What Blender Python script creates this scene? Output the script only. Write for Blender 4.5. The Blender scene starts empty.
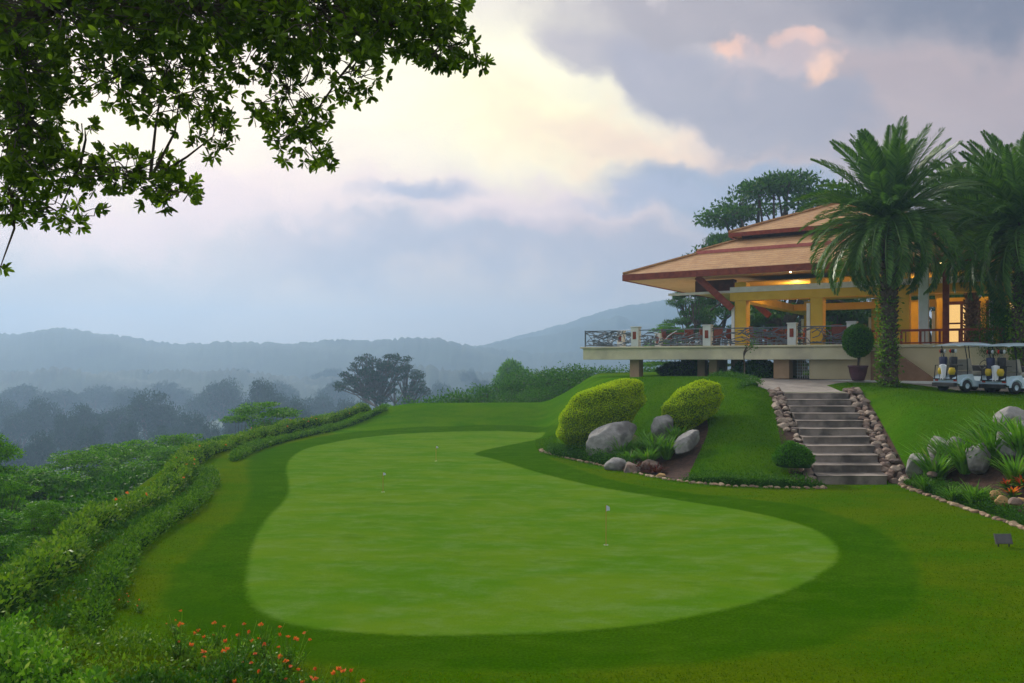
import bpy, bmesh, math, random
import numpy as np
from mathutils import Vector, noise, geometry, Matrix

S = bpy.context.scene
COL = S.collection
PI = math.pi
F, HY, EZ = 796.0, 360.0, 3.5          # focal length in pixels, horizon row, eye height
rnd = random.Random(7)
RG = np.random.default_rng(7)

# ------------------------------------------------------------------ ground shape
def sstep(a, b, x):
    t = np.clip((x - a) / (b - a), 0, 1)
    return t * t * (3 - 2 * t)

RIM = np.array([(-7.0, -40), (-7.0, 0), (-7.2, 6), (-7.3, 9), (-7.9, 12), (-8.8, 15), (-9.5, 18.5), (-10.3, 22), (-11.8, 28),
                (-12.2, 34), (-10.8, 42), (-8.8, 47), (-3, 49.5), (4, 51), (7, 60), (20, 78), (45, 84), (70, 60), (70, -40)], float)
TOE = np.array([(1.26, 30.3), (2.9, 26.5), (4.4, 23.6), (5.8, 22.2), (8.4, 21.9), (9.7, 22.5), (10.8, 22.3), (10.75, 21), (10.75, 19.2),
                (10.75, 17.6), (10.8, 15.5), (11.3, 11), (12.5, 5), (14, -45), (80, -45), (80, 90), (6, 90), (3, 60), (1.6, 50), (1.3, 42), (1.0, 36)], float)

def sdist(poly, x, y):
    """signed distance, positive inside"""
    x = np.asarray(x, float); y = np.asarray(y, float)
    d = np.full(x.shape, 1e18); ins = np.zeros(x.shape, bool)
    n = len(poly)
    for i in range(n):
        ax, ay = poly[i]; bx, by = poly[(i + 1) % n]
        ex, ey = bx - ax, by - ay
        t = np.clip(((x - ax) * ex + (y - ay) * ey) / (ex * ex + ey * ey), 0, 1)
        d = np.minimum(d, (x - ax - t * ex) ** 2 + (y - ay - t * ey) ** 2)
        c = (ay > y) != (by > y)
        xi = ax + (y - ay) * ex / (ey if abs(ey) > 1e-12 else 1e-12)
        ins ^= c & (x < xi)
    d = np.sqrt(d)
    return np.where(ins, d, -d)

def stair_cx(y): return 9.72 + (y - 22.65) * (11.63 - 9.72) / 8.0
def stair_hw(y): return 0.95 + (y - 22.65) * 0.25 / 8.0
NST = 11; TREAD = 8.0 / NST; RISE = 2.27 / NST

def hgt(x, y):
    x = np.asarray(x, float); y = np.asarray(y, float)
    z = 0.02 * np.sin(x * .5 + 1) * np.sin(y * .33)
    z = z + 1.07 * np.exp(-((y - 45.2) / 3.4) ** 2) * sstep(-12, -5, x)
    s = sdist(TOE, x, y)
    w = 9.0 - 5.2 * sstep(29, 37, y) - 5.6 * sstep(8.8, 11.5, x) * (1 - sstep(29, 37, y))
    w = np.maximum(w, 2.8)
    Pl = 2.75 - .2 * sstep(34, 44, y)
    Pr = 2.2 + .05 * (np.clip(y, 20, 36) - 28)
    P = Pl + (Pr - Pl) * sstep(8.8, 11.0, x)
    hill = P * sstep(0, 1, s / w)
    z = np.maximum(z, 0) * (1 - sstep(0, 1, s / w)) + hill + np.minimum(z, 0) * (s < 0)
    # stair corridor
    yc = np.clip(y, 22.65, 30.65)
    ramp = (yc - 22.65) / 8.0 * 2.27
    dx = np.abs(x - stair_cx(np.clip(y, 22.65, 33))) - stair_hw(yc)
    wy = sstep(21.9, 22.7, y) * (1 - sstep(31.5, 34, y))
    wt = (1 - sstep(.15, 1.9, dx)) * wy
    z = z * (1 - wt) + ramp * wt
    z = z - .30 * (1 - sstep(-.12, .02, dx)) * sstep(22.5, 22.7, y) * (1 - sstep(30.45, 30.6, y))
    # bank under the photographer
    z = z + 1.9 * (1 - sstep(2.4, 7.0, y)) * (1 - sstep(0, 1, s / w))
    # outside the rim the land falls into the valley
    o = np.maximum(-sdist(RIM, x, y), 0)
    und = 2.2 * np.sin(x * .021 + 1.3) * np.cos(y * .017) + 1.2 * np.sin(x * .06) * np.sin(y * .05 + 2)
    z = z - 31 * (1 - np.exp(-o / 42.0)) + und * sstep(20, 120, o)
    return z

def H(x, y): return float(hgt(np.array([x]), np.array([y]))[0])

def P3(px, py, d): return Vector(((px - 512) / F * d, d, EZ + (HY - py) / F * d))

_dd = np.concatenate([np.arange(3, 70, .02)])
def G(px, py):
    """ground point seen in direction px,py"""
    xs = (px - 512) / F * _dd; zs = EZ + (HY - py) / F * _dd
    g = hgt(xs, _dd)
    k = np.argmax(zs <= g)
    if zs[k] > g[k]: k = len(_dd) - 1
    return (float(xs[k]), float(_dd[k]))

# ------------------------------------------------------------------ mesh helpers
class MB:
    def __init__(s): s.V = []; s.F = []; s.n = 0
    def add(s, V, Fc):
        V = np.asarray(V, float).reshape(-1, 3)
        if isinstance(Fc, np.ndarray): s.F.append(Fc + s.n)
        else:
            for f in Fc: s.F.append(np.array([f]) + s.n)
        s.V.append(V); s.n += len(V); return s
    def box(s, lo, hi):
        x0, y0, z0 = lo; x1, y1, z1 = hi
        V = [(x0, y0, z0), (x1, y0, z0), (x1, y1, z0), (x0, y1, z0), (x0, y0, z1), (x1, y0, z1), (x1, y1, z1), (x0, y1, z1)]
        s.add(V, np.array([(0, 3, 2, 1), (4, 5, 6, 7), (0, 1, 5, 4), (1, 2, 6, 5), (2, 3, 7, 6), (3, 0, 4, 7)])); return s
    def tube(s, P, R, n=6, cap=True):
        P = [Vector(p) for p in P]
        if not hasattr(R, '__len__'): R = [R] * len(P)
        V = []
        up = Vector((0, 0, 1)); prev = None
        for i, p in enumerate(P):
            t = (P[min(i + 1, len(P) - 1)] - P[max(i - 1, 0)])
            t = t.normalized() if t.length > 1e-9 else up
            if prev is None:
                a = t.cross(up)
                if a.length < 1e-3: a = t.cross(Vector((1, 0, 0)))
            else:
                a = prev - t * prev.dot(t)
                if a.length < 1e-4: a = t.cross(up)
            a.normalize(); prev = a; b = t.cross(a)
            for k in range(n):
                q = 2 * PI * k / n
                V.append(p + (a * math.cos(q) + b * math.sin(q)) * R[i])
        Fc = [(i * n + k, i * n + (k + 1) % n, (i + 1) * n + (k + 1) % n, (i + 1) * n + k) for i in range(len(P) - 1) for k in range(n)]
        s.add(V, np.array(Fc))
        if cap:
            m = s.n - len(V)
            s.F.append(np.array([[m + k for k in range(n)]])); s.F.append(np.array([[m + (len(P) - 1) * n + n - 1 - k for k in range(n)]]))
        return s
    def lathe(s, prof, n=16, c=(0, 0, 0)):
        V = [(c[0] + r * math.cos(2 * PI * k / n), c[1] + r * math.sin(2 * PI * k / n), c[2] + z) for r, z in prof for k in range(n)]
        Fc = [(i * n + k, i * n + (k + 1) % n, (i + 1) * n + (k + 1) % n, (i + 1) * n + k) for i in range(len(prof) - 1) for k in range(n)]
        s.add(V, np.array(Fc)); return s
    def prism(s, poly, axis, a, b):
        """extrude 2D polygon along axis 0/1/2 from a to b"""
        n = len(poly)
        def v(p, t):
            l = [p[0], p[1]]; l.insert(axis, t); return l
        V = [v(p, a) for p in poly] + [v(p, b) for p in poly]
        s.add(V, [tuple(range(n)), tuple(range(2 * n - 1, n - 1, -1))] + [(k, (k + 1) % n, n + (k + 1) % n, n + k) for k in range(n)])
        return s
    def build(s, name, mat, parent=None, smooth=False, bevel=0, autofix=False):
        V = np.concatenate(s.V).astype(np.float32)
        me = bpy.data.meshes.new(name)
        me.vertices.add(len(V)); me.vertices.foreach_set('co', V.ravel())
        li = np.concatenate([f.ravel() for f in s.F]).astype(np.int32)
        tot = np.concatenate([np.full(f.shape[0], f.shape[1]) for f in s.F]).astype(np.int32)
        st = np.concatenate([[0], np.cumsum(tot)[:-1]]).astype(np.int32)
        me.loops.add(len(li)); me.loops.foreach_set('vertex_index', li)
        me.polygons.add(len(tot)); me.polygons.foreach_set('loop_start', st)
        me.polygons.foreach_set('use_smooth', np.full(len(tot), smooth))
        me.update(calc_edges=True); me.validate()
        if autofix:
            bm = bmesh.new(); bm.from_mesh(me); bmesh.ops.recalc_face_normals(bm, faces=bm.faces); bm.to_mesh(me); bm.free()
        me.materials.append(mat)
        o = bpy.data.objects.new(name, me); COL.objects.link(o)
        if parent: o.parent = parent
        if bevel:
            m = o.modifiers.new('bevel', 'BEVEL'); m.width = bevel; m.segments = 2; m.limit_method = 'ANGLE'
        return o

def tag(o, label, cat, group=None, kind=None):
    if label: o['label'] = label
    if cat: o['category'] = cat
    if group: o['group'] = group
    if kind: o['kind'] = kind
    return o
def thing(name, label, cat, loc=(0, 0, 0), rz=0, group=None):
    o = bpy.data.objects.new(name, None); COL.objects.link(o)
    o.empty_display_size = .2
    o.location = loc; o.rotation_euler = (0, 0, rz)
    return tag(o, label, cat, group)
def copy_tree(o, parent=None):
    c = o.copy(); COL.objects.link(c)
    if parent: c.parent = parent
    for ch in list(o.children): copy_tree(ch, c)
    return c
_used = set()
def place(proto, loc, rz=0, sc=1.0, label=None, group=None):
    """first placement moves the prototype itself, later ones copy it"""
    if proto.name in _used: o = copy_tree(proto)
    else: o = proto; _used.add(proto.name)
    o.location = loc; o.rotation_euler = (0, 0, rz)
    o.scale = sc if hasattr(sc, '__len__') else (sc, sc, sc)
    if label: o['label'] = label
    if group: o['group'] = group
    return o

# ------------------------------------------------------------------ materials
def srgb(*c): return tuple(((v / 255) / 12.92 if v <= 10 else ((v / 255 + .055) / 1.055) ** 2.4) for v in c) + (1,)
def new_mat(name):
    m = bpy.data.materials.new(name); m.use_nodes = True
    nt = m.node_tree; nt.nodes.clear(); return m, nt
class NT:
    def __init__(s, nt): s.nt = nt
    def n(s, t, **k):
        o = s.nt.nodes.new(t)
        for a, b in k.items(): setattr(o, a, b)
        return o
    def l(s, a, b): s.nt.links.new(a, b)
    def val(s, x, sock):
        if isinstance(x, (int, float)): sock.default_value = x
        else: s.l(x, sock)
    def m(s, op, a, b=0.0, c=0.0, clamp=False):
        o = s.n('ShaderNodeMath', operation=op, use_clamp=clamp)
        s.val(a, o.inputs[0]); s.val(b, o.inputs[1])
        if op in ('MULTIPLY_ADD', 'SMOOTH_MIN', 'COMPARE'): s.val(c, o.inputs[2])
        return o.outputs[0]
    def ss(s, x, a, b, lo=0.0, hi=1.0):
        o = s.n('ShaderNodeMapRange', interpolation_type='SMOOTHSTEP')
        s.val(x, o.inputs[0]); s.val(a, o.inputs[1]); s.val(b, o.inputs[2]); o.inputs[3].default_value = lo; o.inputs[4].default_value = hi
        return o.outputs[0]
    def mix(s, f, a, b, mode='MIX'):
        o = s.n('ShaderNodeMix', data_type='RGBA', blend_type=mode)
        s.val(f, o.inputs[0])
        for x, i in ((a, 6), (b, 7)):
            if isinstance(x, tuple): o.inputs[i].default_value = x if len(x) == 4 else x + (1,)
            else: s.l(x, o.inputs[i])
        return o.outputs[2]
    def noise(s, vec, scale, detail=4, rough=.55, dist=0.0):
        o = s.n('ShaderNodeTexNoise'); o.inputs['Scale'].default_value = scale; o.inputs['Detail'].default_value = detail
        o.inputs['Roughness'].default_value = rough; o.inputs['Distortion'].default_value = dist
        if vec is not None: s.l(vec, o.inputs['Vector'])
        return o.outputs['Fac']

def mat_mix(name, c1, c2, scale=3, rough=.7, bump=.2, bscale=None, c3=None, scale3=.3, metal=0, spec=.3, contrast=.2, coord='Object', bdist=.02, coat=0, sheen=0):
    m, nt = new_mat(name); N = NT(nt)
    if coord == 'World': vec = N.n('ShaderNodeNewGeometry').outputs['Position']
    else: vec = N.n('ShaderNodeTexCoord').outputs[coord]
    f = N.ss(N.noise(vec, scale, 6), .5 - contrast, .5 + contrast)
    c = N.mix(f, tuple(c1), tuple(c2))
    if c3: c = N.mix(N.ss(N.noise(vec, scale3, 4), .42, .62), c, tuple(c3))
    b = N.n('ShaderNodeBsdfPrincipled'); N.l(c, b.inputs['Base Color'])
    b.inputs['Roughness'].default_value = rough; b.inputs['Metallic'].default_value = metal
    b.inputs['Specular IOR Level'].default_value = spec; b.inputs['Coat Weight'].default_value = coat
    if sheen: b.inputs['Sheen Weight'].default_value = sheen
    if bump:
        bp = N.n('ShaderNodeBump'); bp.inputs['Strength'].default_value = bump; bp.inputs['Distance'].default_value = bdist
        N.l(N.noise(vec, bscale or scale * 4, 6, .6), bp.inputs['Height']); N.l(bp.outputs[0], b.inputs['Normal'])
    o = N.n('ShaderNodeOutputMaterial'); N.l(b.outputs[0], o.inputs[0])
    return m

def mat_leaf(name, c1, c2, c3=None, trans=.3, rough=.5, clump=1.5, spec=.12):
    """foliage: every leaf its own tint, patches of lighter growth, some light passing through"""
    m, nt = new_mat(name); N = NT(nt)
    g = N.n('ShaderNodeNewGeometry'); tc = N.n('ShaderNodeTexCoord')
    f = N.m('ADD', N.m('MULTIPLY', g.outputs['Random Per Island'], .55), N.m('MULTIPLY', N.noise(tc.outputs['Object'], clump, 3), .6))
    c = N.mix(N.ss(f, .3, .85), tuple(c1), tuple(c2))
    if c3: c = N.mix(N.ss(g.outputs['Random Per Island'], .93, .97), c, tuple(c3))
    b = N.n('ShaderNodeBsdfPrincipled'); N.l(c, b.inputs['Base Color']); b.inputs['Roughness'].default_value = rough
    b.inputs['Specular IOR Level'].default_value = spec
    t = N.n('ShaderNodeBsdfTranslucent'); N.l(N.mix(1.0, c, (1.15, 1.25, .45, 1), 'MULTIPLY'), t.inputs[0])
    mx = N.n('ShaderNodeMixShader'); mx.inputs[0].default_value = trans
    N.l(b.outputs[0], mx.inputs[1]); N.l(t.outputs[0], mx.inputs[2])
    o = N.n('ShaderNodeOutputMaterial'); N.l(mx.outputs[0], o.inputs[0])
    return m

def mat_emit(name, col, st):
    m, nt = new_mat(name); N = NT(nt)
    e = N.n('ShaderNodeEmission'); e.inputs[0].default_value = col; e.inputs[1].default_value = st
    o = N.n('ShaderNodeOutputMaterial'); N.l(e.outputs[0], o.inputs[0]); return m

def mat_turf(name, c1, c2, c3, fine=22, blot=.35, bump=.5, stripe=0):
    m, nt = new_mat(name); N = NT(nt)
    pos = N.n('ShaderNodeNewGeometry').outputs['Position']
    mp = N.n('ShaderNodeMapping'); mp.inputs['Scale'].default_value = (1, 2.2, 1); N.l(pos, mp.inputs[0])
    big = N.ss(N.noise(mp.outputs[0], blot, 5, .6, .6), .35, .68)
    c = N.mix(big, tuple(c1), tuple(c2))
    mp2 = N.n('ShaderNodeMapping'); mp2.inputs['Scale'].default_value = (.8, 2.0, 1); N.l(pos, mp2.inputs[0])
    med = N.ss(N.noise(mp2.outputs[0], 1.7, 6, .7), .42, .7)
    c = N.mix(N.m('MULTIPLY', med, .6), c, tuple(c3))
    fi = N.noise(pos, fine, 4, .8)
    c = N.mix(1.0, c, N.mix(N.ss(fi, .3, .7), (.72, .75, .7, 1), (1.2, 1.18, 1.1, 1)), 'MULTIPLY')
    fi2 = N.noise(pos, fine * 4, 2, .8)
    c = N.mix(1.0, c, N.mix(N.ss(fi2, .25, .75), (.78, .8, .75, 1), (1.18, 1.15, 1.1, 1)), 'MULTIPLY')
    b = N.n('ShaderNodeBsdfPrincipled'); N.l(c, b.inputs['Base Color']); b.inputs['Roughness'].default_value = 1
    b.inputs['Specular IOR Level'].default_value = .0
    b.inputs['Sheen Weight'].default_value = .0
    bp = N.n('ShaderNodeBump'); bp.inputs['Strength'].default_value = bump; bp.inputs['Distance'].default_value = .03
    N.l(N.noise(pos, fine * 1.5, 5, .7), bp.inputs['Height']); N.l(bp.outputs[0], b.inputs['Normal'])
    o = N.n('ShaderNodeOutputMaterial'); N.l(b.outputs[0], o.inputs[0]); return m

def mat_turf_all(name):
    """one turf for green, collar, rough and banks: mown heights meet in slightly ragged, soft lines"""
    m, nt = new_mat(name); N = NT(nt)
    pos = N.n('ShaderNodeNewGeometry').outputs['Position']
    def mp(sx, sy, rot=0):
        q = N.n('ShaderNodeMapping'); q.inputs['Scale'].default_value = (sx, sy, 1); q.inputs['Rotation'].default_value = (0, 0, rot); N.l(pos, q.inputs[0]); return q.outputs[0]
    def att(a): q = N.n('ShaderNodeAttribute'); q.attribute_name = a; return q.outputs['Fac']
    n1 = N.noise(mp(1, 1), 1.1, 5, .6); n2 = N.noise(mp(1, 2.2), .30, 5, .6, .6); n3 = N.noise(mp(1.0, 1.7, .3), 1.2, 6, .72); n4 = N.noise(mp(1, 1), 5, 4, .7)
    rag = N.m('MULTIPLY', N.m('SUBTRACT', N.noise(mp(1, 1), 9, 5, .75), .5), .22)
    rag2 = N.m('MULTIPLY', N.m('SUBTRACT', n1, .5), .9)
    fg = N.ss(N.m('ADD', att('inside_green'), rag), -.07, .10)
    fc = N.ss(N.m('ADD', N.m('ADD', att('inside_collar'), rag), N.m('MULTIPLY', rag2, .5)), -.14, .16)
    fb = N.ss(N.m('ADD', att('inside_bank'), rag2), -.3, .5)
    g = N.mix(N.ss(n2, .36, .66), (.066, .162, .006, 1), (.098, .182, .010, 1))
    g = N.mix(N.m('MULTIPLY', N.ss(n3, .42, .74), .55), g, (.132, .215, .062, 1))
    g = N.mix(N.m('MULTIPLY', N.ss(N.noise(mp(1.2, 2.6), .6, 4, .6), .56, .72), .5), g, (.058, .130, .003, 1))
    co_ = N.mix(N.ss(n2, .36, .66), (.031, .100, .0, 1), (.042, .112, .001, 1))
    co_ = N.mix(N.m('MULTIPLY', N.ss(n3, .46, .72), .5), co_, (.075, .155, .006, 1))
    la = N.mix(N.ss(n2, .36, .62), (.050, .132, .001, 1), (.082, .140, .002, 1))
    la = N.mix(N.m('MULTIPLY', N.ss(n3, .45, .72), .65), la, (.090, .150, .004, 1))
    la = N.mix(N.m('MULTIPLY', N.ss(n4, .58, .78), .3), la, (.09, .10, .008, 1))
    ba = N.mix(N.ss(n2, .36, .66), (.046, .140, .002, 1), (.074, .165, .003, 1))
    ba = N.mix(N.m('MULTIPLY', N.ss(n3, .46, .72), .5), ba, (.085, .165, .010, 1))
    c = N.mix(fb, la, ba); c = N.mix(fc, c, co_); c = N.mix(fg, c, g)
    rough_ = N.m('SUBTRACT', 1.0, fg)
    fi = N.noise(pos, 26, 5, .8)
    amp = N.mix(N.ss(fi, .3, .7), (.66, .68, .62, 1), (1.28, 1.24, 1.15, 1)); amp2 = N.mix(N.ss(N.noise(pos, 60, 3, .8), .3, .7), (.84, .85, .82, 1), (1.14, 1.12, 1.1, 1))
    c = N.mix(1.0, c, N.mix(rough_, amp2, amp), 'MULTIPLY')
    b = N.n('ShaderNodeBsdfPrincipled'); N.l(c, b.inputs['Base Color']); b.inputs['Roughness'].default_value = 1
    b.inputs['Specular IOR Level'].default_value = 0
    bp = N.n('ShaderNodeBump'); N.l(N.m('MULTIPLY_ADD', rough_, .6, .25), bp.inputs['Strength']); bp.inputs['Distance'].default_value = .04
    N.l(N.m('ADD', N.noise(pos, 30, 5, .7), N.m('MULTIPLY', N.noise(pos, 4, 4, .6), 1.6)), bp.inputs['Height']); N.l(bp.outputs[0], b.inputs['Normal'])
    o = N.n('ShaderNodeOutputMaterial'); N.l(b.outputs[0], o.inputs[0]); return m

M = {}
M['green'] = M['collar'] = M['lawn'] = M['slope'] = mat_turf_all('mown_turf')
M['hillside'] = mat_mix('hillside_scrub', (.02, .06, .01), (.04, .10, .015), 1.2, .9, .8, 6, coord='World', bdist=.2)
M['valley'] = mat_mix('valley_floor', (.03, .07, .02), (.07, .10, .035), .03, .9, 0, coord='World', contrast=.15)
M['hill'] = mat_mix('wooded_hill', (.015, .032, .022), (.03, .055, .03), .03, .95, 0, coord='World')
M['soil'] = mat_mix('garden_soil', (.03, .015, .011), (.075, .036, .024), 6, .95, 1, 14, coord='World', bdist=.05)
M['path'] = mat_mix('concrete_path', (.24, .21, .19), (.34, .30, .27), 2, .85, .2, 30, coord='World')
M['step'] = mat_mix('stair_concrete', (.20, .165, .145), (.32, .27, .235), 2.3, .85, .4, 18, c3=(.10, .085, .075), scale3=1.1, coord='World')
M['bark'] = mat_mix('tree_bark', (.05, .035, .025), (.11, .08, .055), 8, .9, .8, 20)
M['palmbark'] = mat_mix('palm_bark', (.05, .035, .025), (.15, .10, .065), 9, .9, 1, 14, bdist=.06)
M['rock'] = mat_mix('boulder_stone', (.24, .225, .215), (.47, .45, .44), 1.6, .85, .7, 7, c3=(.13, .12, .115), scale3=1.3, bdist=.08)
M['rockbrown'] = mat_mix('brown_stone', (.16, .10, .08), (.34, .25, .20), 2.2, .85, .6, 7, c3=(.12, .10, .09), scale3=3, bdist=.05)
M['rockochre'] = mat_mix('ochre_stone', (.38, .22, .08), (.5, .33, .15), 2, .85, .6, 7, bdist=.04)
def mat_stones(name, cols):
    m, nt = new_mat(name); N = NT(nt)
    r = N.n('ShaderNodeObjectInfo').outputs['Random']
    vec = N.n('ShaderNodeTexCoord').outputs['Object']
    c = N.mix(N.ss(r, .15, .5), cols[0], cols[1]); c = N.mix(N.ss(r, .55, .9), c, cols[2])
    c = N.mix(N.m('MULTIPLY', N.ss(N.noise(vec, 9, 5), .4, .7), .5), c, (.12, .09, .07, 1))
    b = N.n('ShaderNodeBsdfPrincipled'); N.l(c, b.inputs['Base Color']); b.inputs['Roughness'].default_value = .85
    bp = N.n('ShaderNodeBump'); bp.inputs['Strength'].default_value = .6; bp.inputs['Distance'].default_value = .02
    N.l(N.noise(vec, 16, 5), bp.inputs['Height']); N.l(bp.outputs[0], b.inputs['Normal'])
    o = N.n('ShaderNodeOutputMaterial'); N.l(b.outputs[0], o.inputs[0]); return m
M['edgestone'] = mat_stones('edging_stone', ((.34, .20, .12, 1), (.46, .33, .21, 1), (.22, .14, .10, 1)))
M['stairstone'] = mat_stones('stair_side_stone', ((.20, .13, .10, 1), (.40, .31, .24, 1), (.14, .10, .085, 1)))
L = {}
L['near'] = mat_leaf('overhang_leaf', (.045, .085, .006, 1), (.14, .23, .014, 1), (.30, .42, .035, 1), .5, .45, 1.2)
L['hedge'] = mat_leaf('hedge_leaf', (.06, .16, .008, 1), (.20, .34, .02, 1), (.22, .28, .05, 1), .25, .5, 1.2)
L['hedge_dark'] = mat_leaf('dark_hedge_leaf', (.03, .11, .008, 1), (.075, .19, .012, 1), None, .2, .6, 1.6)
L['dome'] = mat_leaf('golden_leaf', (.22, .36, .008, 1), (.56, .66, .012, 1), None, .38, .5, 1.0)
L['ball'] = mat_leaf('topiary_leaf', (.045, .15, .01, 1), (.09, .25, .014, 1), None, .25, .5, 2.5)
L['shrub'] = mat_leaf('shrub_leaf', (.06, .18, .012, 1), (.20, .40, .035, 1), (.34, .46, .11, 1), .3, .45, 1.6)
L['bright'] = mat_leaf('bright_tree_leaf', (.032, .13, .002, 1), (.14, .34, .005, 1), None, .3, .55, .35)
L['mid'] = mat_leaf('mid_tree_leaf', (.024, .10, .004, 1), (.075, .21, .007, 1), None, .3, .55, .3)
L['dark'] = mat_leaf('dark_tree_leaf', (.025, .085, .010, 1), (.07, .18, .016, 1), None, .25, .6, .25)
L['misty'] = mat_leaf('valley_tree_leaf', (.010, .032, .014, 1), (.022, .06, .022, 1), None, .2, .7, .1)
L['palm'] = mat_leaf('palm_leaflet', (.045, .12, .022, 1), (.14, .27, .045, 1), None, .25, .42, .5, .4)
L['fern'] = mat_leaf('fern_leaf', (.06, .16, .01, 1), (.20, .34, .02, 1), None, .3, .5, 2)
L['grass'] = mat_leaf('grass_blade', (.06, .16, .015, 1), (.15, .30, .03, 1), (.25, .32, .08, 1), .3, .5, 2)
L['turfblade'] = mat_leaf('turf_blade', (.055, .13, .002, 1), (.12, .18, .004, 1), None, .3, 1, .6, 0)
L['bankblade'] = mat_leaf('bank_blade', (.045, .14, .002, 1), (.11, .22, .006, 1), None, .3, 1, .6, 0)
L['redleaf'] = mat_leaf('dark_red_leaf', (.06, .015, .012, 1), (.16, .04, .03, 1), None, .2, .5, 2)
L['under'] = mat_leaf('undergrowth_leaf', (.018, .075, .003, 1), (.06, .18, .006, 1), None, .25, .6, .5)
L['hedgemid'] = mat_leaf('inner_hedge_leaf', (.045, .14, .005, 1), (.13, .26, .012, 1), None, .25, .6, 1.5)
L['sword'] = mat_leaf('sword_leaf', (.08, .22, .02, 1), (.20, .42, .04, 1), (.30, .36, .16, 1), .3, .45, 2)
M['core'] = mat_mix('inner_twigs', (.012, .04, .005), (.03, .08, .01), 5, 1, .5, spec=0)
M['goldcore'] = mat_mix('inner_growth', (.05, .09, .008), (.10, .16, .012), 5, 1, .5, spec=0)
M['orange'] = mat_leaf('orange_petal', (.75, .14, .035, 1), (.85, .24, .08, 1), None, .35, .5, 3)
M['pink'] = mat_leaf('pink_petal', (.65, .05, .22, 1), (.75, .12, .35, 1), None, .35, .5, 3)
M['redbloom'] = mat_leaf('red_petal', (.55, .06, .02, 1), (.75, .22, .03, 1), None, .35, .5, 3)
M['cream'] = mat_mix('cream_render', (.68, .61, .40), (.76, .69, .48), 1.2, .8, .12, 30, c3=(.55, .49, .35), scale3=.5)
M['beigewall'] = mat_mix('beige_wall', (.60, .50, .30), (.68, .57, .36), 1.0, .8, .1, 25)
M['tan'] = mat_mix('tan_pier', (.45, .29, .16), (.52, .34, .20), 2, .8, .1, 25)
M['yellow'] = mat_mix('ochre_column', (.62, .38, .03), (.70, .45, .05), 1.5, .7, .08, 25)
M['white'] = mat_mix('white_stone', (.66, .66, .62), (.76, .76, .72), 3, .7, .1, 30)
M['redwood'] = mat_mix('red_timber', (.20, .035, .02), (.30, .06, .03), 5, .6, .2, 20)
M['darkwood'] = mat_mix('dark_timber', (.07, .025, .02), (.12, .04, .03), 5, .6, .2, 20)
M['pinkcap'] = mat_mix('red_roof_trim', (.50, .13, .12), (.58, .18, .15), 5, .6, .1, 20)
M['soffit'] = mat_mix('cream_soffit', (.62, .42, .24), (.68, .48, .29), 2, .8, .1, 20)
M['ceil'] = mat_mix('golden_ceiling', (.70, .44, .06), (.75, .5, .08), 2, .7, .1, 20)
M['rail'] = mat_mix('grey_rail_metal', (.12, .15, .18), (.17, .20, .24), 5, .5, .1, 30, metal=.5)
M['brownstair'] = mat_mix('brown_stair_side', (.26, .14, .08), (.32, .18, .11), 3, .8, .2, 20)
M['pot'] = mat_mix('glazed_pot', (.09, .035, .05), (.14, .06, .075), 5, .35, .1, 15)
M['lampglow'] = mat_emit('lamp_glow', (1, .72, .3, 1), 14)
M['litpane'] = mat_emit('lit_pane', (1, .62, .22, 1), .75)
M['black'] = mat_mix('black_plastic', (.015, .015, .018), (.03, .03, .035), 8, .5, .1, 30)
M['cartwhite'] = mat_mix('cart_paint', (.48, .62, .74), (.56, .69, .78), 3, .3, 0, coat=.4)
M['seat'] = mat_mix('cart_seat_vinyl', (.30, .28, .24), (.36, .33, .29), 5, .55, .1, 20)
M['metal'] = mat_mix('grey_metal', (.2, .2, .22), (.28, .28, .3), 5, .4, 0, metal=.8)
M['bagyellow'] = mat_mix('yellow_nylon', (.55, .38, .02), (.65, .45, .03), 6, .6, .2, 20)
M['bagblue'] = mat_mix('navy_nylon', (.03, .035, .08), (.05, .055, .12), 6, .6, .2, 20)
M['towel'] = mat_mix('white_towel', (.62, .64, .70), (.72, .73, .78), 9, .95, .5, 40)
M['red'] = mat_mix('red_cloth', (.5, .03, .02), (.6, .05, .03), 8, .8, .2, 30)
M['sign'] = mat_mix('grey_sign_board', (.09, .085, .095), (.14, .13, .14), 5, .7, .3, 30)
M['pin'] = mat_mix('pin_rod', (.45, .16, .05), (.5, .2, .07), 5, .5, 0)
M['flag'] = mat_mix('flag_cloth', (.55, .6, .75), (.62, .66, .8), 5, .8, .1)
M['wicker'] = mat_mix('red_brown_wicker', (.16, .04, .03), (.24, .07, .04), 20, .7, .6, 60)

def mat_glass(name):
    m, nt = new_mat(name); N = NT(nt)
    b = N.n('ShaderNodeBsdfPrincipled'); b.inputs['Base Color'].default_value = (.9, .95, .95, 1); b.inputs['Roughness'].default_value = .05
    b.inputs['Transmission Weight'].default_value = 1; b.inputs['IOR'].default_value = 1.1
    o = N.n('ShaderNodeOutputMaterial'); N.l(b.outputs[0], o.inputs[0]); return m
M['glass'] = mat_glass('clear_screen')

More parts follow.
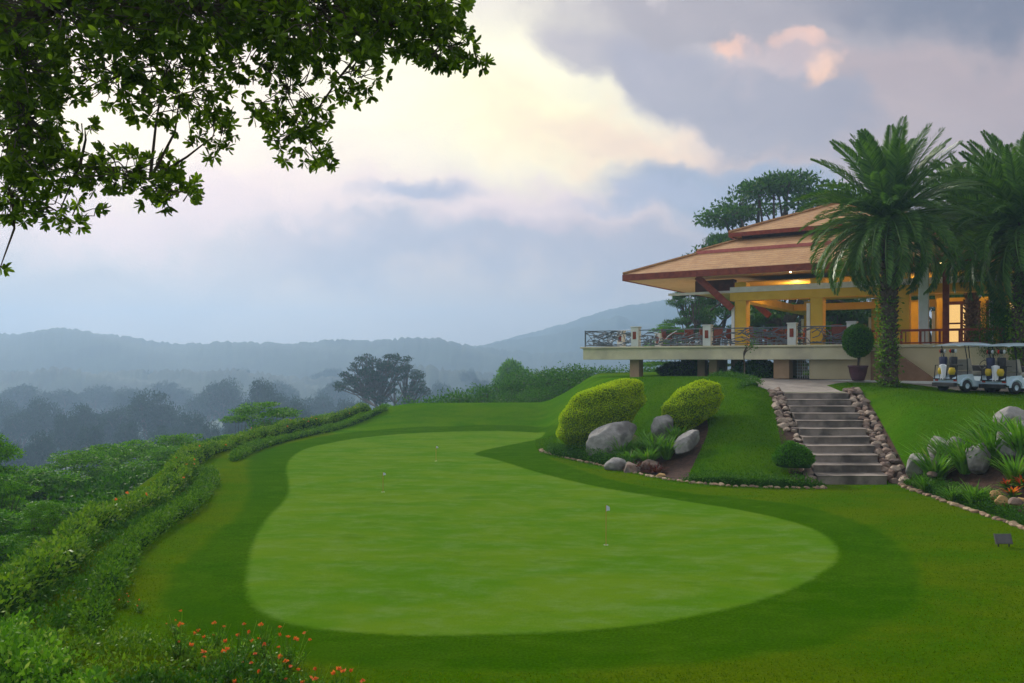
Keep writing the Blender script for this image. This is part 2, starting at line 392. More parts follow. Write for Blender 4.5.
def mat_tiles(name):
    m, nt = new_mat(name); N = NT(nt)
    tc = N.n('ShaderNodeTexCoord').outputs['Object']
    sp = N.n('ShaderNodeSeparateXYZ'); N.l(tc, sp.inputs[0])
    course = N.m('FRACT', N.m('MULTIPLY', sp.outputs[2], 6.5))
    colm = N.m('FRACT', N.m('MULTIPLY', N.m('ADD', sp.outputs[0], sp.outputs[1]), 3.2))
    c = N.mix(N.ss(N.noise(tc, 1.2, 6, .7), .35, .65), (.45, .23, .085, 1), (.57, .33, .14, 1))
    c = N.mix(N.m('MULTIPLY', N.ss(N.noise(tc, 12, 4, .7), .4, .7), .5), c, (.33, .15, .075, 1))
    c = N.mix(N.m('MULTIPLY', N.ss(course, .30, .0), .6), c, (.22, .09, .045, 1))
    stn = N.n('ShaderNodeMapping'); stn.inputs['Scale'].default_value = (2.5, .35, .35); N.l(tc, stn.inputs[0])
    c = N.mix(N.m('MULTIPLY', N.ss(N.noise(stn.outputs[0], 1.5, 6, .7), .5, .75), .45), c, (.27, .16, .10, 1))
    b = N.n('ShaderNodeBsdfPrincipled'); N.l(c, b.inputs['Base Color']); b.inputs['Roughness'].default_value = .75
    bp = N.n('ShaderNodeBump'); bp.inputs['Strength'].default_value = .7; bp.inputs['Distance'].default_value = .05
    N.l(N.m('ADD', course, N.m('MULTIPLY', N.m('ABSOLUTE', N.m('SUBTRACT', colm, .5)), .8)), bp.inputs['Height']); N.l(bp.outputs[0], b.inputs['Normal'])
    o = N.n('ShaderNodeOutputMaterial'); N.l(b.outputs[0], o.inputs[0]); return m
M['tiles'] = mat_tiles('roof_tiles')

# ------------------------------------------------------------------ near ground: one triangulation split into its surfaces
def smooth_loop(pts, step=.3, closed=True):
    pts = [Vector((p[0], p[1], 0)) for p in pts]; n = len(pts); out = []
    rng = range(n) if closed else range(n - 1)
    for i in rng:
        if closed: a, b, c, d = pts[i - 1], pts[i], pts[(i + 1) % n], pts[(i + 2) % n]
        else: a, b, c, d = pts[max(i - 1, 0)], pts[i], pts[i + 1], pts[min(i + 2, n - 1)]
        k = max(1, int((c - b).length / step))
        for j in range(k):
            t = j / k
            q = .5 * ((2 * b) + (-a + c) * t + (2 * a - 5 * b + 4 * c - d) * t * t + (-a + 3 * b - 3 * c + d) * t ** 3)
            out.append((q.x, q.y))
    if not closed: out.append((pts[-1].x, pts[-1].y))
    return out

gp = [(246, 575), (246, 592), (254, 607), (278, 621), (315, 629), (370, 634), (430, 636), (500, 635), (580, 631), (650, 624), (720, 611),
      (775, 596), (815, 578), (838, 560), (836, 545), (820, 532), (790, 521), (740, 510), (690, 502), (640, 494), (600, 487), (560, 478),
      (530, 470), (508, 463), (490, 458), (475, 454), (490, 449), (520, 443), (543, 436), (540, 432.5), (500, 431), (440, 432), (400, 434), (360, 438),
      (330, 443), (305, 449), (290, 459), (286, 470), (288, 482), (288, 493), (281, 504), (268, 517), (257, 533), (250, 552)]
cp = [(164, 598), (172, 616), (195, 635), (225, 648), (273, 658), (332, 665), (400, 669), (500, 672), (600, 670), (700, 663), (800, 650),
      (870, 632), (910, 610), (922, 585), (915, 560), (890, 537), (850, 519), (800, 506), (740, 498), (680, 492), (620, 482), (575, 468), (550, 458),
      (548, 450), (556, 440), (562, 430), (545, 426.5), (500, 425), (450, 426), (400, 428), (345, 433), (300, 441), (262, 451), (247, 463), (248, 476), (249, 494), (234, 518),
      (207, 541), (184, 561), (168, 581)]
green_w = smooth_loop([G(*p) for p in gp]); collar_w = smooth_loop([G(*p) for p in cp])
bedL = smooth_loop([(1.35, 30.1), (2.95, 26.6), (4.45, 23.75), (5.05, 23.0), (5.35, 24.0), (5.95, 25.5), (6.75, 27.4), (6.95, 28.9), (6.4, 29.4), (5.6, 28.6), (4.9, 28.6), (4.4, 30.4), (3.0, 31.6), (2, 31.4)])
bedR = smooth_loop([(10.95, 22.0), (10.9, 20.5), (10.88, 18.5), (10.85, 16.5), (11.0, 14), (11.9, 12), (13.6, 12), (13.6, 15), (13.4, 18), (13.1, 20.5), (12.4, 22.6), (11.6, 23.2)])
stairL = [(8.0, 22.45), (8.78, 22.45), (9.3, 25), (10.5, 30.6), (10.4, 31.8), (9.9, 31.8), (9.9, 30.6), (8.75, 26)]
stairR = [(10.72, 22.5), (11.3, 22.4), (11.95, 25), (13.4, 30.4), (13.3, 31.6), (12.9, 31.3), (12.84, 30.6), (11.4, 25.3)]
pathw = [(10.35, 30.62), (12.85, 30.62), (13.2, 33.4), (14.5, 34.6), (16.8, 34.2), (17.2, 30.6), (24, 28.5), (33.8, 26.5), (33.8, 31), (22, 33.8), (18.5, 36.8), (13, 40), (9.8, 38.6), (9.9, 33.5)]
hillp = smooth_loop([(1.0, 30.6), (2.75, 26.2), (4.3, 23.3), (5.7, 21.95), (8.5, 21.7), (8.75, 23.5), (9.3, 26.5), (10.2, 30.7), (9.7, 33.5), (9.6, 38.7), (13, 40.2), (20, 42),
                     (20, 52), (6, 52), (1.6, 46), (1.2, 38)], .5)
rimw = [tuple(p) for p in RIM if -0.1 < p[1] < 59]
rim_poly = smooth_loop([(-7.0, 1.5), (-7.2, 6), (-7.3, 9), (-7.9, 12), (-8.8, 15), (-9.5, 18.5), (-10.3, 22), (-11.8, 28), (-12.2, 34), (-10.8, 42), (-8.8, 47), (-3, 49.0), (4, 50.4), (7, 59), (33.8, 59), (33.8, 1.5)], .5)

X0, X1, Y0, Y1 = -26, 34, 0.8, 59.6
moundp = smooth_loop([(-10.6, 42.4), (-8.5, 47.3), (-3, 49.2), (4, 50.2), (3, 44), (1.2, 37.5), (-3, 36.5), (-7, 36.5), (-9.6, 39.5)])
pts = []; faces = []; edges = []
def addpoly(loop):
    ar = sum(loop[i - 1][0] * loop[i][1] - loop[i][0] * loop[i - 1][1] for i in range(len(loop)))
    if ar < 0: loop = loop[::-1]
    b = len(pts); pts.extend(Vector(p) for p in loop); faces.append(list(range(b, b + len(loop))))
for lp in (green_w, collar_w, bedL, bedR, pathw, hillp, rim_poly, smooth_loop(stairL), smooth_loop(stairR),
           moundp): addpoly(lp)
gx = np.arange(X0, X1 + .01, .42); gy = np.arange(Y0, Y1 + .01, .42)
for i, x in enumerate(gx):
    for j, y in enumerate(gy):
        pts.append(Vector((x + (rnd.uniform(-.06, .06) if 0 < i < len(gx) - 1 else 0), y + (rnd.uniform(-.06, .06) if 0 < j < len(gy) - 1 else 0))))
# finer points round the stairs
for y in np.arange(21.5, 32, .2):
    for x in np.arange(8, 13.6, .16): pts.append(Vector((x + .03, y + .07)))
rv, re, rf, ov, oe, of = geometry.delaunay_2d_cdt(pts, [], faces, 0, 1e-4, True)
va = np.array([(v.x, v.y) for v in rv]); vz = hgt(va[:, 0], va[:, 1])
V3 = np.column_stack([va, vz])
dG = sdist(np.array(green_w), va[:, 0], va[:, 1]); dC = sdist(np.array(collar_w), va[:, 0], va[:, 1])
dB = np.maximum(sdist(np.array(hillp), va[:, 0], va[:, 1]), np.maximum(sdist(np.array(moundp), va[:, 0], va[:, 1]), np.where(va[:, 0] > 10, sdist(TOE, va[:, 0], va[:, 1]), -9)))
reg = {}
for f, o in zip(rf, of):
    o = set(o)
    if 0 in o: k = 'putting_green'
    elif 4 in o: k = 'path'
    elif 7 in o or 8 in o: k = 'stair_side_soil'
    elif 2 in o: k = 'flower_bed_soil'
    elif 3 in o: k = 'rock_bed_soil'
    elif 1 in o: k = 'collar'
    elif 5 in o: k = 'grass_bank'
    elif 9 in o: k = 'back_mound'
    elif 6 in o: k = 'lawn'
    else: k = 'hillside'
    reg.setdefault(k, []).append(f)
MATS = {'back_mound': M['slope'], 'stair_side_soil': M['soil'], 'putting_green': M['green'], 'collar': M['collar'], 'flower_bed_soil': M['soil'], 'rock_bed_soil': M['soil'], 'path': M['path'], 'lawn': M['lawn'],
        'hillside': M['hillside'], 'grass_bank': M['slope']}
print('REG', {k: len(v) for k, v in reg.items()})
for k, fl in reg.items():
    fa = np.array(fl); u, inv = np.unique(fa.ravel(), return_inverse=True)
    b = MB().add(V3[u], inv.reshape(fa.shape)); o = b.build(k, MATS[k], smooth=True)
    if k in ('putting_green', 'collar', 'lawn', 'grass_bank', 'back_mound'):
        for an, arr in (('inside_green', dG), ('inside_collar', dC), ('inside_bank', dB)):
            at = o.data.attributes.new(an, 'FLOAT', 'POINT'); at.data.foreach_set('value', arr[u].astype(np.float32))
    o['kind'] = 'structure'

TURF_MARK = 1
# far ground: polar sheet to the horizon
rr = np.concatenate([[0, 8, 16, 24], np.geomspace(30, 1290, 84)]); aa = np.linspace(-PI, PI, 220, endpoint=False)
A, R = np.meshgrid(aa, rr); fx = R * np.sin(A); fy = R * np.cos(A) + 10
fz = hgt(fx, fy)
inside = (fx > X0 + 1) & (fx < X1 - 1) & (fy > Y0 + 1) & (fy < Y1 - 1)
near = (fx > X0 - 3) & (fx < X1 + 3) & (fy > Y0 - 3) & (fy < Y1 + 3)
fz = fz - np.where(near, .15, 0) - np.where(inside, 2.5, 0)
na = len(aa); idx = np.arange(fx.size).reshape(fx.shape)
q = np.stack([idx[:-1], np.roll(idx[:-1], -1, 1), np.roll(idx[1:], -1, 1), idx[1:]], -1).reshape(-1, 4)
o = MB().add(np.column_stack([fx.ravel(), fy.ravel(), fz.ravel()]), q).build('valley_ground', M['valley'], smooth=True); o['kind'] = 'structure'

# hills: ridges with real depth
def ridge(name, d0, depth, prof, seed, rough):
    pxs = np.arange(-380, 1400, 2.5); rs = np.linspace(-1, 1, 26)
    r = np.random.default_rng(seed)
    top = np.interp(pxs, [p[0] for p in prof], [p[1] for p in prof])
    fine = sum(r.uniform(.4, 1) * np.sin(pxs * f + r.uniform(0, 6)) * a for f, a in ((.02, 1.6), (.05, .9), (.11, .6), (.23, .45), (.5, .3), (.9, .3)))
    top = top + 0.0
    ztop = EZ + (HY - top + fine * rough) / F * d0
    PX, RR = np.meshgrid(pxs, rs)
    D = d0 + RR * depth
    X = (PX - 512) / F * D
    n = np.random.default_rng(seed + 1).uniform(-1, 1, PX.shape) * 1.6 * rough + 6 * np.sin(PX * .035 + RR * 5) * (1 - np.abs(RR)) * (RR < -.1)
    Z = -40 + (ztop[None, :] + 40) * (1 - np.abs(RR) ** 1.6) + n * (1 - np.abs(RR))
    idx = np.arange(PX.size).reshape(PX.shape)
    q = np.stack([idx[:-1, :-1], idx[:-1, 1:], idx[1:, 1:], idx[1:, :-1]], -1).reshape(-1, 4)
    o = MB().add(np.column_stack([X.ravel(), D.ravel(), Z.ravel()]), q).build(name, M['hill'], smooth=True); o['kind'] = 'structure'
ridge('hills', 820, 240, [(-700, 330), (-200, 336), (0, 334), (60, 332), (130, 336), (180, 343), (240, 345), (300, 343), (350, 341), (420, 339), (460, 344), (480, 347), (540, 352), (620, 356), (700, 354), (800, 356), (1100, 350), (1700, 330)], 3, 1.0)
ridge('hills', 980, 220, [(-700, 352), (300, 352), (430, 350), (480, 345), (520, 338), (560, 332), (590, 325), (617, 317), (640, 322), (700, 330), (760, 335), (900, 345), (1700, 345)], 8, .8)
ridge('hills', 1130, 260, [(-700, 356), (440, 356), (500, 342), (550, 327), (590, 316), (630, 305), (665, 299), (720, 306), (800, 318), (900, 330), (1100, 345), (1700, 350)], 5, .6)
ridge('hills', 560, 120, [(-700, 366), (0, 371), (120, 374), (200, 372), (300, 377), (420, 372), (520, 375), (700, 374), (1700, 366)], 15, 1.3)

# ------------------------------------------------------------------ foliage helpers
def unit(v): return v / np.maximum(np.linalg.norm(v, axis=-1, keepdims=True), 1e-9)
def leaves(b, C, D, Ln, W, rg, fold=False):
    """diamond leaves: base C, direction D"""
    n = len(C); D = unit(D)
    r = rg.normal(size=(n, 3)); S_ = unit(np.cross(D, r)); Nn = np.cross(S_, D)
    Ln = (np.ones(n) * Ln * rg.uniform(.7, 1.25, n))[:, None]; W = (np.ones(n) * W * rg.uniform(.75, 1.2, n))[:, None]
    if fold:
        v = np.stack([C, C + D * Ln * .45 - S_ * W * .42 + Nn * W * .12, C + D * Ln * .82 - S_ * W * .36 + Nn * W * .1, C + D * Ln - Nn * W * .1, C + D * Ln * .82 + S_ * W * .36 + Nn * W * .1, C + D * Ln * .45 + S_ * W * .42 + Nn * W * .12], 1)
        i = np.arange(n)[:, None] * 6
        b.add(v.reshape(-1, 3), np.concatenate([i + np.array([0, 1, 2, 3]), i + np.array([0, 3, 4, 5])]))
    else:
        v = np.stack([C, C + D * Ln * .5 - S_ * W * .5, C + D * Ln, C + D * Ln * .5 + S_ * W * .5], 1)
        b.add(v.reshape(-1, 3), np.arange(n * 4).reshape(-1, 4))

def clump_leaves(b, c, r, n, Ln, W, rg, shell=.6, up=.35, hz=1.0):
    u = unit(rg.normal(size=(n, 3)))
    rad = rg.uniform(shell, 1.08, n) ** .7
    r = np.array(r); C = np.array(c) + u * rad[:, None] * r * (1 + .15 * np.sin(u[:, :1] * 7 + c[0]) * np.cos(u[:, 1:2] * 6 + c[1]))
    D = u / (r / r.max()) * .6 + rg.normal(size=(n, 3)) * .7 + np.array([0, 0, up]); D[:, 2] *= hz
    leaves(b, C - unit(D) * Ln * .4, D, Ln, W, rg)

def round_clumps(R, Hc, z0, n, rg, cr=.34):
    out = []
    for k in range(n):
        u = unit(rg.normal(size=(1, 3)))[0]; u[2] = abs(u[2]) * (1 if rg.random() < .8 else -.5)
        f = rg.uniform(.55, .95)
        r = R * cr * rg.uniform(.65, 1.25)
        out.append(((u[0] * R * f * .85, u[1] * R * f * .85, z0 + Hc * .42 + u[2] * Hc * .5 * f), (r, r, r * rg.uniform(.55, .8))))
    return out
def layer_clumps(R, Hc, z0, n, rg, flat=.3, cr=.3):
    out = []
    for k in range(n):
        a = rg.uniform(0, 2 * PI); t = math.sqrt(rg.uniform(0.02, 1))
        lvl = rg.choice([0, .3, .6, 1.0], p=[.15, .25, .3, .3])
        rad = R * t * (1 - .45 * lvl)
        r = R * cr * rg.uniform(.6, 1.25)
        out.append(((rad * math.cos(a), rad * math.sin(a), z0 + Hc * (.15 + .8 * lvl) * (1 - .25 * t * t)), (r, r, r * flat)))
    return out

def make_tree(name, label, cat, Ht, R, style, leaf, nleaf, Ln, W, seed, trunk_f=.35, n=28, tr=None, group=None, flat=.3, cr=.32, Hc=None, up=.35):
    rg = np.random.default_rng(seed)
    root = thing(name, label, cat, group=group)
    z0 = Ht * trunk_f; Hc = Ht - z0
    if style == 'open':
        cl = []
        for k in range(n):
            a = rg.uniform(0, 2 * PI); t = math.sqrt(rg.uniform(0, 1)); r = R * cr * rg.uniform(.6, 1.3)
            cl.append(((R * t * .92 * math.cos(a), R * t * .92 * math.sin(a), z0 + Hc * (.12 + .8 * math.sqrt(max(0, 1 - t * t)) * rg.uniform(.55, 1)) + rg.uniform(0, .12) * Hc), (r, r, r * flat)))
    else: cl = round_clumps(R, Hc, z0, n, rg, cr) if style == 'round' else layer_clumps(R, Hc, z0, n, rg, flat, cr)
    zt = max(c[2] + r[2] for c, r in cl); k_ = Ht / zt
    cl = [((c[0], c[1], c[2] * k_), r) for c, r in cl]
    tr = tr or Ht * .028
    b = MB()
    lean = rg.uniform(-.05, .05, 2) * Ht
    fork = np.array([lean[0], lean[1], z0 * .95])
    b.tube([(0, 0, -Ht * .06), (lean[0] * .2, lean[1] * .2, z0 * .3), (lean[0] * .6, lean[1] * .6, z0 * .65), tuple(fork)], [tr * 1.45, tr * 1.05, tr * .9, tr * .8], 9)
    hubs = []
    nh = 6
    for k in range(nh):
        a = 2 * PI * k / nh + rg.uniform(-.3, .3)
        m = fork + np.array([math.cos(a) * R * .36, math.sin(a) * R * .36, Hc * rg.uniform(.22, .45)])
        mid = (fork + m) / 2 + np.array([0, 0, -Hc * .04])
        b.tube([tuple(fork), tuple(mid), tuple(m)], [tr * .65, tr * .5, tr * .36], 6); hubs.append(m)
    for c, r in cl:
        c = np.array(c); hb = min(hubs, key=lambda h: np.linalg.norm(h - c)); mid = (hb + c) / 2 + np.array([rg.uniform(-.05, .05) * R, rg.uniform(-.05, .05) * R, -.03 * Hc])
        b.tube([tuple(hb), tuple(mid), tuple(c)], [tr * .34, tr * .22, tr * .1], 5)
        for j in range(4):
            u = unit(rg.normal(size=3)); e = c + u * np.array(r) * .8
            b.tube([tuple(c), tuple(e)], [tr * .1, tr * .04], 3, cap=False)
    b.build('trunk', M['bark'], root, smooth=True)
    cb = MB(); ar = np.array([r[0] * r[0] for c, r in cl]); ar = ar / ar.sum()
    for (c, r), w in zip(cl, ar): clump_leaves(cb, c, r, max(8, int(nleaf * w)), Ln, W, rg, .35, up, .3 if leaf == 'bright' else 1.0)
    cb.build('crown', L[leaf], root)
    root['h'] = Ht; root['r'] = R
    return root

def put_tree(proto, px, ytop, wpx, d, rz=None, label=None, group=None, squash=None, hmul=1.0):
    x, z = (px - 512) / F * d, EZ + (HY - ytop) / F * d
    g = H(x, d); hh = max(z - g, 1.0) * hmul; g = z - hh if hmul != 1 else g
    sx = wpx / F * d / 2 / proto['r']; sz = hh / proto['h']
    if sz < .8 * sx: sz = .8 * sx; g = z - sz * proto['h']      # low crowns: trunk runs down into the undergrowth
    return place(proto, (x, d, g - .1), rnd.uniform(0, 6.28) if rz is None else rz, (sx, sx, sz), label, group)

def hedge(name, label, cat, line, w, h, leaf, dens, Ln, seed, lump=.18, group=None, wfun=None, core=True, flowers=None):
    """clipped or loose hedge following a ground line"""
    rg = np.random.default_rng(seed)
    pl = np.array(smooth_loop(line, .25, False)); n = len(pl)
    tan = np.gradient(pl, axis=0); tan = unit(tan); nor = np.column_stack([-tan[:, 1], tan[:, 0]])
    base = pl.mean(0); bz = H(*base)
    root = thing(name, label, cat, (base[0], base[1], bz), group=group)
    gz = hgt(pl[:, 0], pl[:, 1])
    s = np.arange(n) * .25
    ph = rg.uniform(0, 6, 6)
    hs = h * (1 + lump * (np.sin(s * 1.1 + ph[0]) * .5 + np.sin(s * 2.3 + ph[1]) * .35 + np.sin(s * .45 + ph[2]) * .6))
    ws = w * (1 + lump * (np.sin(s * .9 + ph[3]) * .5 + np.sin(s * 2.1 + ph[4]) * .4))
    e = np.minimum(np.arange(n), np.arange(n)[::-1]) / 4.0; endf = np.sqrt(np.clip(e, .05, 1))
    hs = hs * endf; ws = ws * endf
    if wfun is not None: k = wfun(np.linspace(0, 1, n)); hs = hs * k; ws = ws * k
    K = 12
    def surf(i, t, off=0):     # t in 0..1 round the section
        a = PI * t; ca = np.cos(a); sa = np.sin(a)
        cx = np.sign(ca) * np.abs(ca) ** .6 * (ws[i] / 2 + off); cz = np.abs(sa) ** .6 * (hs[i] + off)
        return np.column_stack([pl[i, 0] + nor[i, 0] * cx, pl[i, 1] + nor[i, 1] * cx, gz[i] + cz]) - np.array([base[0], base[1], bz]), np.column_stack([nor[i, 0] * ca, nor[i, 1] * ca, sa])
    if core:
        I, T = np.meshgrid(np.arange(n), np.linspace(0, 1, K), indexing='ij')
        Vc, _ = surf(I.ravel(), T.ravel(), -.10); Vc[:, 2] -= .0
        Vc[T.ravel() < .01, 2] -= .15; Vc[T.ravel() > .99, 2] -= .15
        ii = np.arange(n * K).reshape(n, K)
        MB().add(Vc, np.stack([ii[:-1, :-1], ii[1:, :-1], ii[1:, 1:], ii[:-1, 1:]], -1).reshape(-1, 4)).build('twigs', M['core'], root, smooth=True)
    area = (s[-1]) * (w + 2 * h); nl = int(area * dens)
    i = rg.integers(0, n, nl); t = rg.uniform(.02, .98, nl)
    C, Nn = surf(i, t, 0); C += rg.normal(size=C.shape) * .05; C += tan[i][:, [0, 1]].dot(np.array([[1, 0, 0], [0, 1, 0]])) * rg.uniform(-.13, .13, nl)[:, None]
    wob = .05 * np.sin(C[:, 0] * 5 + C[:, 2] * 4) + .05 * np.sin(C[:, 1] * 4.3); C += Nn * (wob * min(1, lump * 6))[:, None]
    b = MB(); leaves(b, C - Nn * Ln * .5, Nn * .8 + rg.normal(size=C.shape) * .7 + np.array([0, 0, .3]), Ln, Ln * .5, rg)
    b.build('foliage', L[leaf], root)
    if flowers:
        nf, mat, fs = flowers
        fb = MB(); i = rg.integers(4, n - 4, nf); t = rg.uniform(.1, .9, nf); C, Nn = surf(i, t, .05)
        for c, q in zip(C, Nn):
            m = 7; D = q + rg.normal(size=(m, 3)) * .6; leaves(fb, np.repeat(c[None], m, 0), D, fs, fs * .7, rg)
        fb.build('flowers', M[mat], root)
    return root

def dome(name, label, cat, loc, r, leaf, nl, Ln, seed, group=None, rz=0, lump=.06, tilt=0):
    rg = np.random.default_rng(seed); root = thing(name, label, cat, loc, rz, group); r = np.array(r)
    u = unit(rg.normal(size=(nl, 3)))
    if not tilt: u[:, 2] = np.abs(u[:, 2]) * 1.0 - .12; u = unit(u)
    root.rotation_euler = (0, -tilt, rz)
    def sh(u): return (1 + lump * (np.sin(u[:, :1] * 5 + seed) * np.cos(u[:, 1:2] * 4.3) + .6 * np.sin(u[:, 2:3] * 9 + u[:, :1] * 7))) 
    def fix(P):
        return P
    C = u * r * sh(u) + rg.normal(size=u.shape) * Ln * .25; Nn = unit(u / r)
    b = MB(); leaves(b, fix(C) - Nn * Ln * .5, Nn * .7 + rg.normal(size=C.shape) * .7 + np.array([0, 0, .3]), Ln, Ln * .55, rg); b.build('foliage', L[leaf], root)
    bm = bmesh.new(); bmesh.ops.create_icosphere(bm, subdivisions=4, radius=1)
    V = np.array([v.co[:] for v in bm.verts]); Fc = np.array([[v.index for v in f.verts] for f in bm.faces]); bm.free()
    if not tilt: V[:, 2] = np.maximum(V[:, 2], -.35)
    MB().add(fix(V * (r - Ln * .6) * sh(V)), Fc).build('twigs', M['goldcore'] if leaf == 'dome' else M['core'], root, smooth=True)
    return root

def rock_mesh(b, r, seed, cut=.75):
    bm = bmesh.new(); bmesh.ops.create_icosphere(bm, subdivisions=4, radius=1)
    rs = random.Random(seed); off = Vector((rs.uniform(0, 50), rs.uniform(0, 50), seed * 3.1))
    planes = [(Vector((rs.gauss(0, 1), rs.gauss(0, 1), rs.gauss(0, 1))).normalized(), rs.uniform(cut - .12, .92)) for _ in range(16)]
    V = []
    for v in bm.verts:
        p = v.co.copy(); p *= 1 + .22 * noise.noise(p * 1.3 + off) + .07 * noise.noise(p * 3.5 + off)
        for nn, dd in planes:
            t = p.dot(nn)
            if t > dd: p -= nn * (t - dd) * .96
        p *= 1 + .035 * noise.noise(p * 7 + off) + .02 * noise.noise(p * 16 + off)
        V.append((p.x * r[0], p.y * r[1], p.z * r[2]))
    Fc = np.array([[v.index for v in f.verts] for f in bm.faces]); bm.free()
    b.add(V, Fc)
def rock(name, label, loc, r, mat, seed, rz=0, cat='rock', group=None, tilt=0):
    b = MB(); rock_mesh(b, r, seed); o = b.build(name, M[mat], smooth=True)
    o.location = loc; o.rotation_euler = (0, tilt, rz); tag(o, label, cat, group); return o

def blades(b, n, Lm, w, spread, rg, c=(0, 0, 0), curl=.5, rad=.12):
    for k in range(n):
        a = rg.uniform(0, 2 * PI); l = Lm * rg.uniform(.6, 1.1); sp = spread * rg.uniform(.1, 1)
        base = np.array(c) + np.array([math.cos(a), math.sin(a), 0]) * rg.uniform(0, rad)
        side = np.array([-math.sin(a), math.cos(a), 0]) * w / 2
        P = []
        for t in (0, .35, .7, 1):
            ang = sp + curl * t
            P.append(base + np.array([math.cos(a) * math.sin(ang) * l * t, math.sin(a) * math.sin(ang) * l * t, l * t * math.cos(min(ang, 1.45))]))
        V = [P[0] - side * .7, P[0] + side * .7, P[1] - side, P[1] + side, P[2] - side * .75, P[2] + side * .75, P[3] - side * .08, P[3] + side * .08]
        b.add(V, np.array([(0, 1, 3, 2), (2, 3, 5, 4), (4, 5, 7, 6)]))

# ================================================================== CLUBHOUSE
AX, AY = 3.92, 44.0
club = thing('clubhouse', 'open-sided clubhouse with tiered orange tile roof, yellow columns and cream balcony', 'building', (AX, AY, 0), math.atan2(-.538, .843))
DZ = 4.22                                    # balcony floor
# balcony slab (L-shaped edge band)
b = MB(); b.box((0, 0, 3.52), (14.1, 11.0, 4.12)); b.build('balcony_slab', M['cream'], club, bevel=.02)
b = MB(); b.box((-.12, -.12, 4.123), (14.2, 11.1, DZ)); b.build('balcony_coping', M['cream'], club, bevel=.02)
# lower storey walls and raised right wing
b = MB(); b.box((11.9, .45, 1.2), (14.28, 14, 3.515)); b.build('lower_wall', M['beigewall'], club)
b = MB(); b.box((14.3, -.35, 1.2), (26, 16, 4.05)); b.build('wing_wall', M['beigewall'], club)
b = MB(); b.box((14.22, -.45, 4.055), (26.1, 16, 4.19)); b.build('wing_coping', M['cream'], club, bevel=.02)
b = MB(); b.box((10.6, -1.25, 1.5), (26, -.36, 2.60)); b.box((10.6, -.355, 1.5), (14.2, .44, 2.60)); b.build('plinth', M['white'], club, bevel=.02)
b = MB(); b.prism([(15.6, 2.6), (17.4, 2.6), (15.6, 4.0)], 1, -1.0, -.47); b.prism([(15.6, 2.6), (15.6, 3.9), (14.8, 3.9), (14.8, 2.6)], 1, -1.0, -.47)
b.build('stair_flank', M['brownstair'], club)
# piers below the balcony
for u, v, w in ((2.8, .9, .55), (5.9, 2.6, .42), (6.87, 1.6, .42), (7.5, 3.6, .55), (10.57, .9, .75), (5.1, 8.5, .5), (9.5, 8.5, .5), (2.6, 9, .5)):
    b = MB(); b.box((u - w / 2, v - w / 2, .8), (u + w / 2, v + w / 2, 3.515)); b.box((u - w / 2 - .05, v - w / 2 - .05, .8), (u + w / 2 + .05, v + w / 2 + .05, 2.45)); b.build('pier', M['tan'], club, bevel=.015)
# white lattice screen between piers
b = MB()
for k in range(7): b.box((11.1 + k * .11, 1.5, 2.6), (11.14 + k * .11, 1.53, 3.5))
for k in range(6): b.box((11.05, 1.532, 2.7 + k * .15), (11.85, 1.56, 2.74 + k * .15))
b.build('lattice_screen', M['white'], club)
# columns
ZC = 6.6
for u, v in ((8.17, 2.0), (11.9, 2.0), (15.7, 2.0), (19.6, 2.0), (16.5, 12.5), (19.6, 12.5), (8.17, 17.6), (12.4, 17.6)):
    w = .36
    b = MB(); b.box((u - w + .14, v - w, DZ), (u + w, v + w, 7.5)); c = b.build('column', M['yellow'], club, bevel=.015)
    b = MB(); b.box((u - w - .03, v - w - .035, DZ + .01), (u - w + .135, v + w + .03, 6.3)); b.build('pilaster', M['white'], c, bevel=.01)
# beams under the roof
for name, mt, bx in (('beam', 'white', ((7.7, 1.62, 6.98), (20.3, 1.9, 7.26))), ('beam', 'yellow', ((7.7, 1.60, 6.55), (20.3, 2.35, 6.975))),
                     ('beam', 'yellow', ((7.8, 2.36, 6.56), (8.45, 17.5, 6.97))), ('beam', 'yellow', ((8.46, 12.2, 6.56), (20.3, 12.8, 6.97))),
                     ('beam', 'white', ((4.3, 1.70, 6.98), (7.69, 1.88, 7.10)))):
    MB().box(*bx).build(name, M[mt], club, bevel=.01)
MB().box((5.6, 2.3, 7.12), (7.7, 2.8, 7.75)).build('eave_box', M['darkwood'], club)
# braces
def bar(b, p, q, w):
    p = Vector(p); q = Vector(q); t = (q - p).normalized(); s_ = t.cross(Vector((0, 0, 1)));
    if s_.length < .01: s_ = Vector((1, 0, 0))
    s_.normalize(); s_ *= w / 2; n_ = s_.cross(t).normalized() * w / 2
    V = [p - s_ - n_, p + s_ - n_, p + s_ + n_, p - s_ + n_, q - s_ - n_, q + s_ - n_, q + s_ + n_, q - s_ + n_]
    b.add(V, np.array([(0, 3, 2, 1), (4, 5, 6, 7), (0, 1, 5, 4), (1, 2, 6, 5), (2, 3, 7, 6), (3, 0, 4, 7)]))
for p, q in (((7.85, 1.55, 6.15), (6.1, 1.2, 7.85)), ((7.7, 9.4, 6.15), (5.8, 9.4, 7.85))):
    b = MB(); bar(b, p, q, .34); b.build('brace', M['redwood'], club)
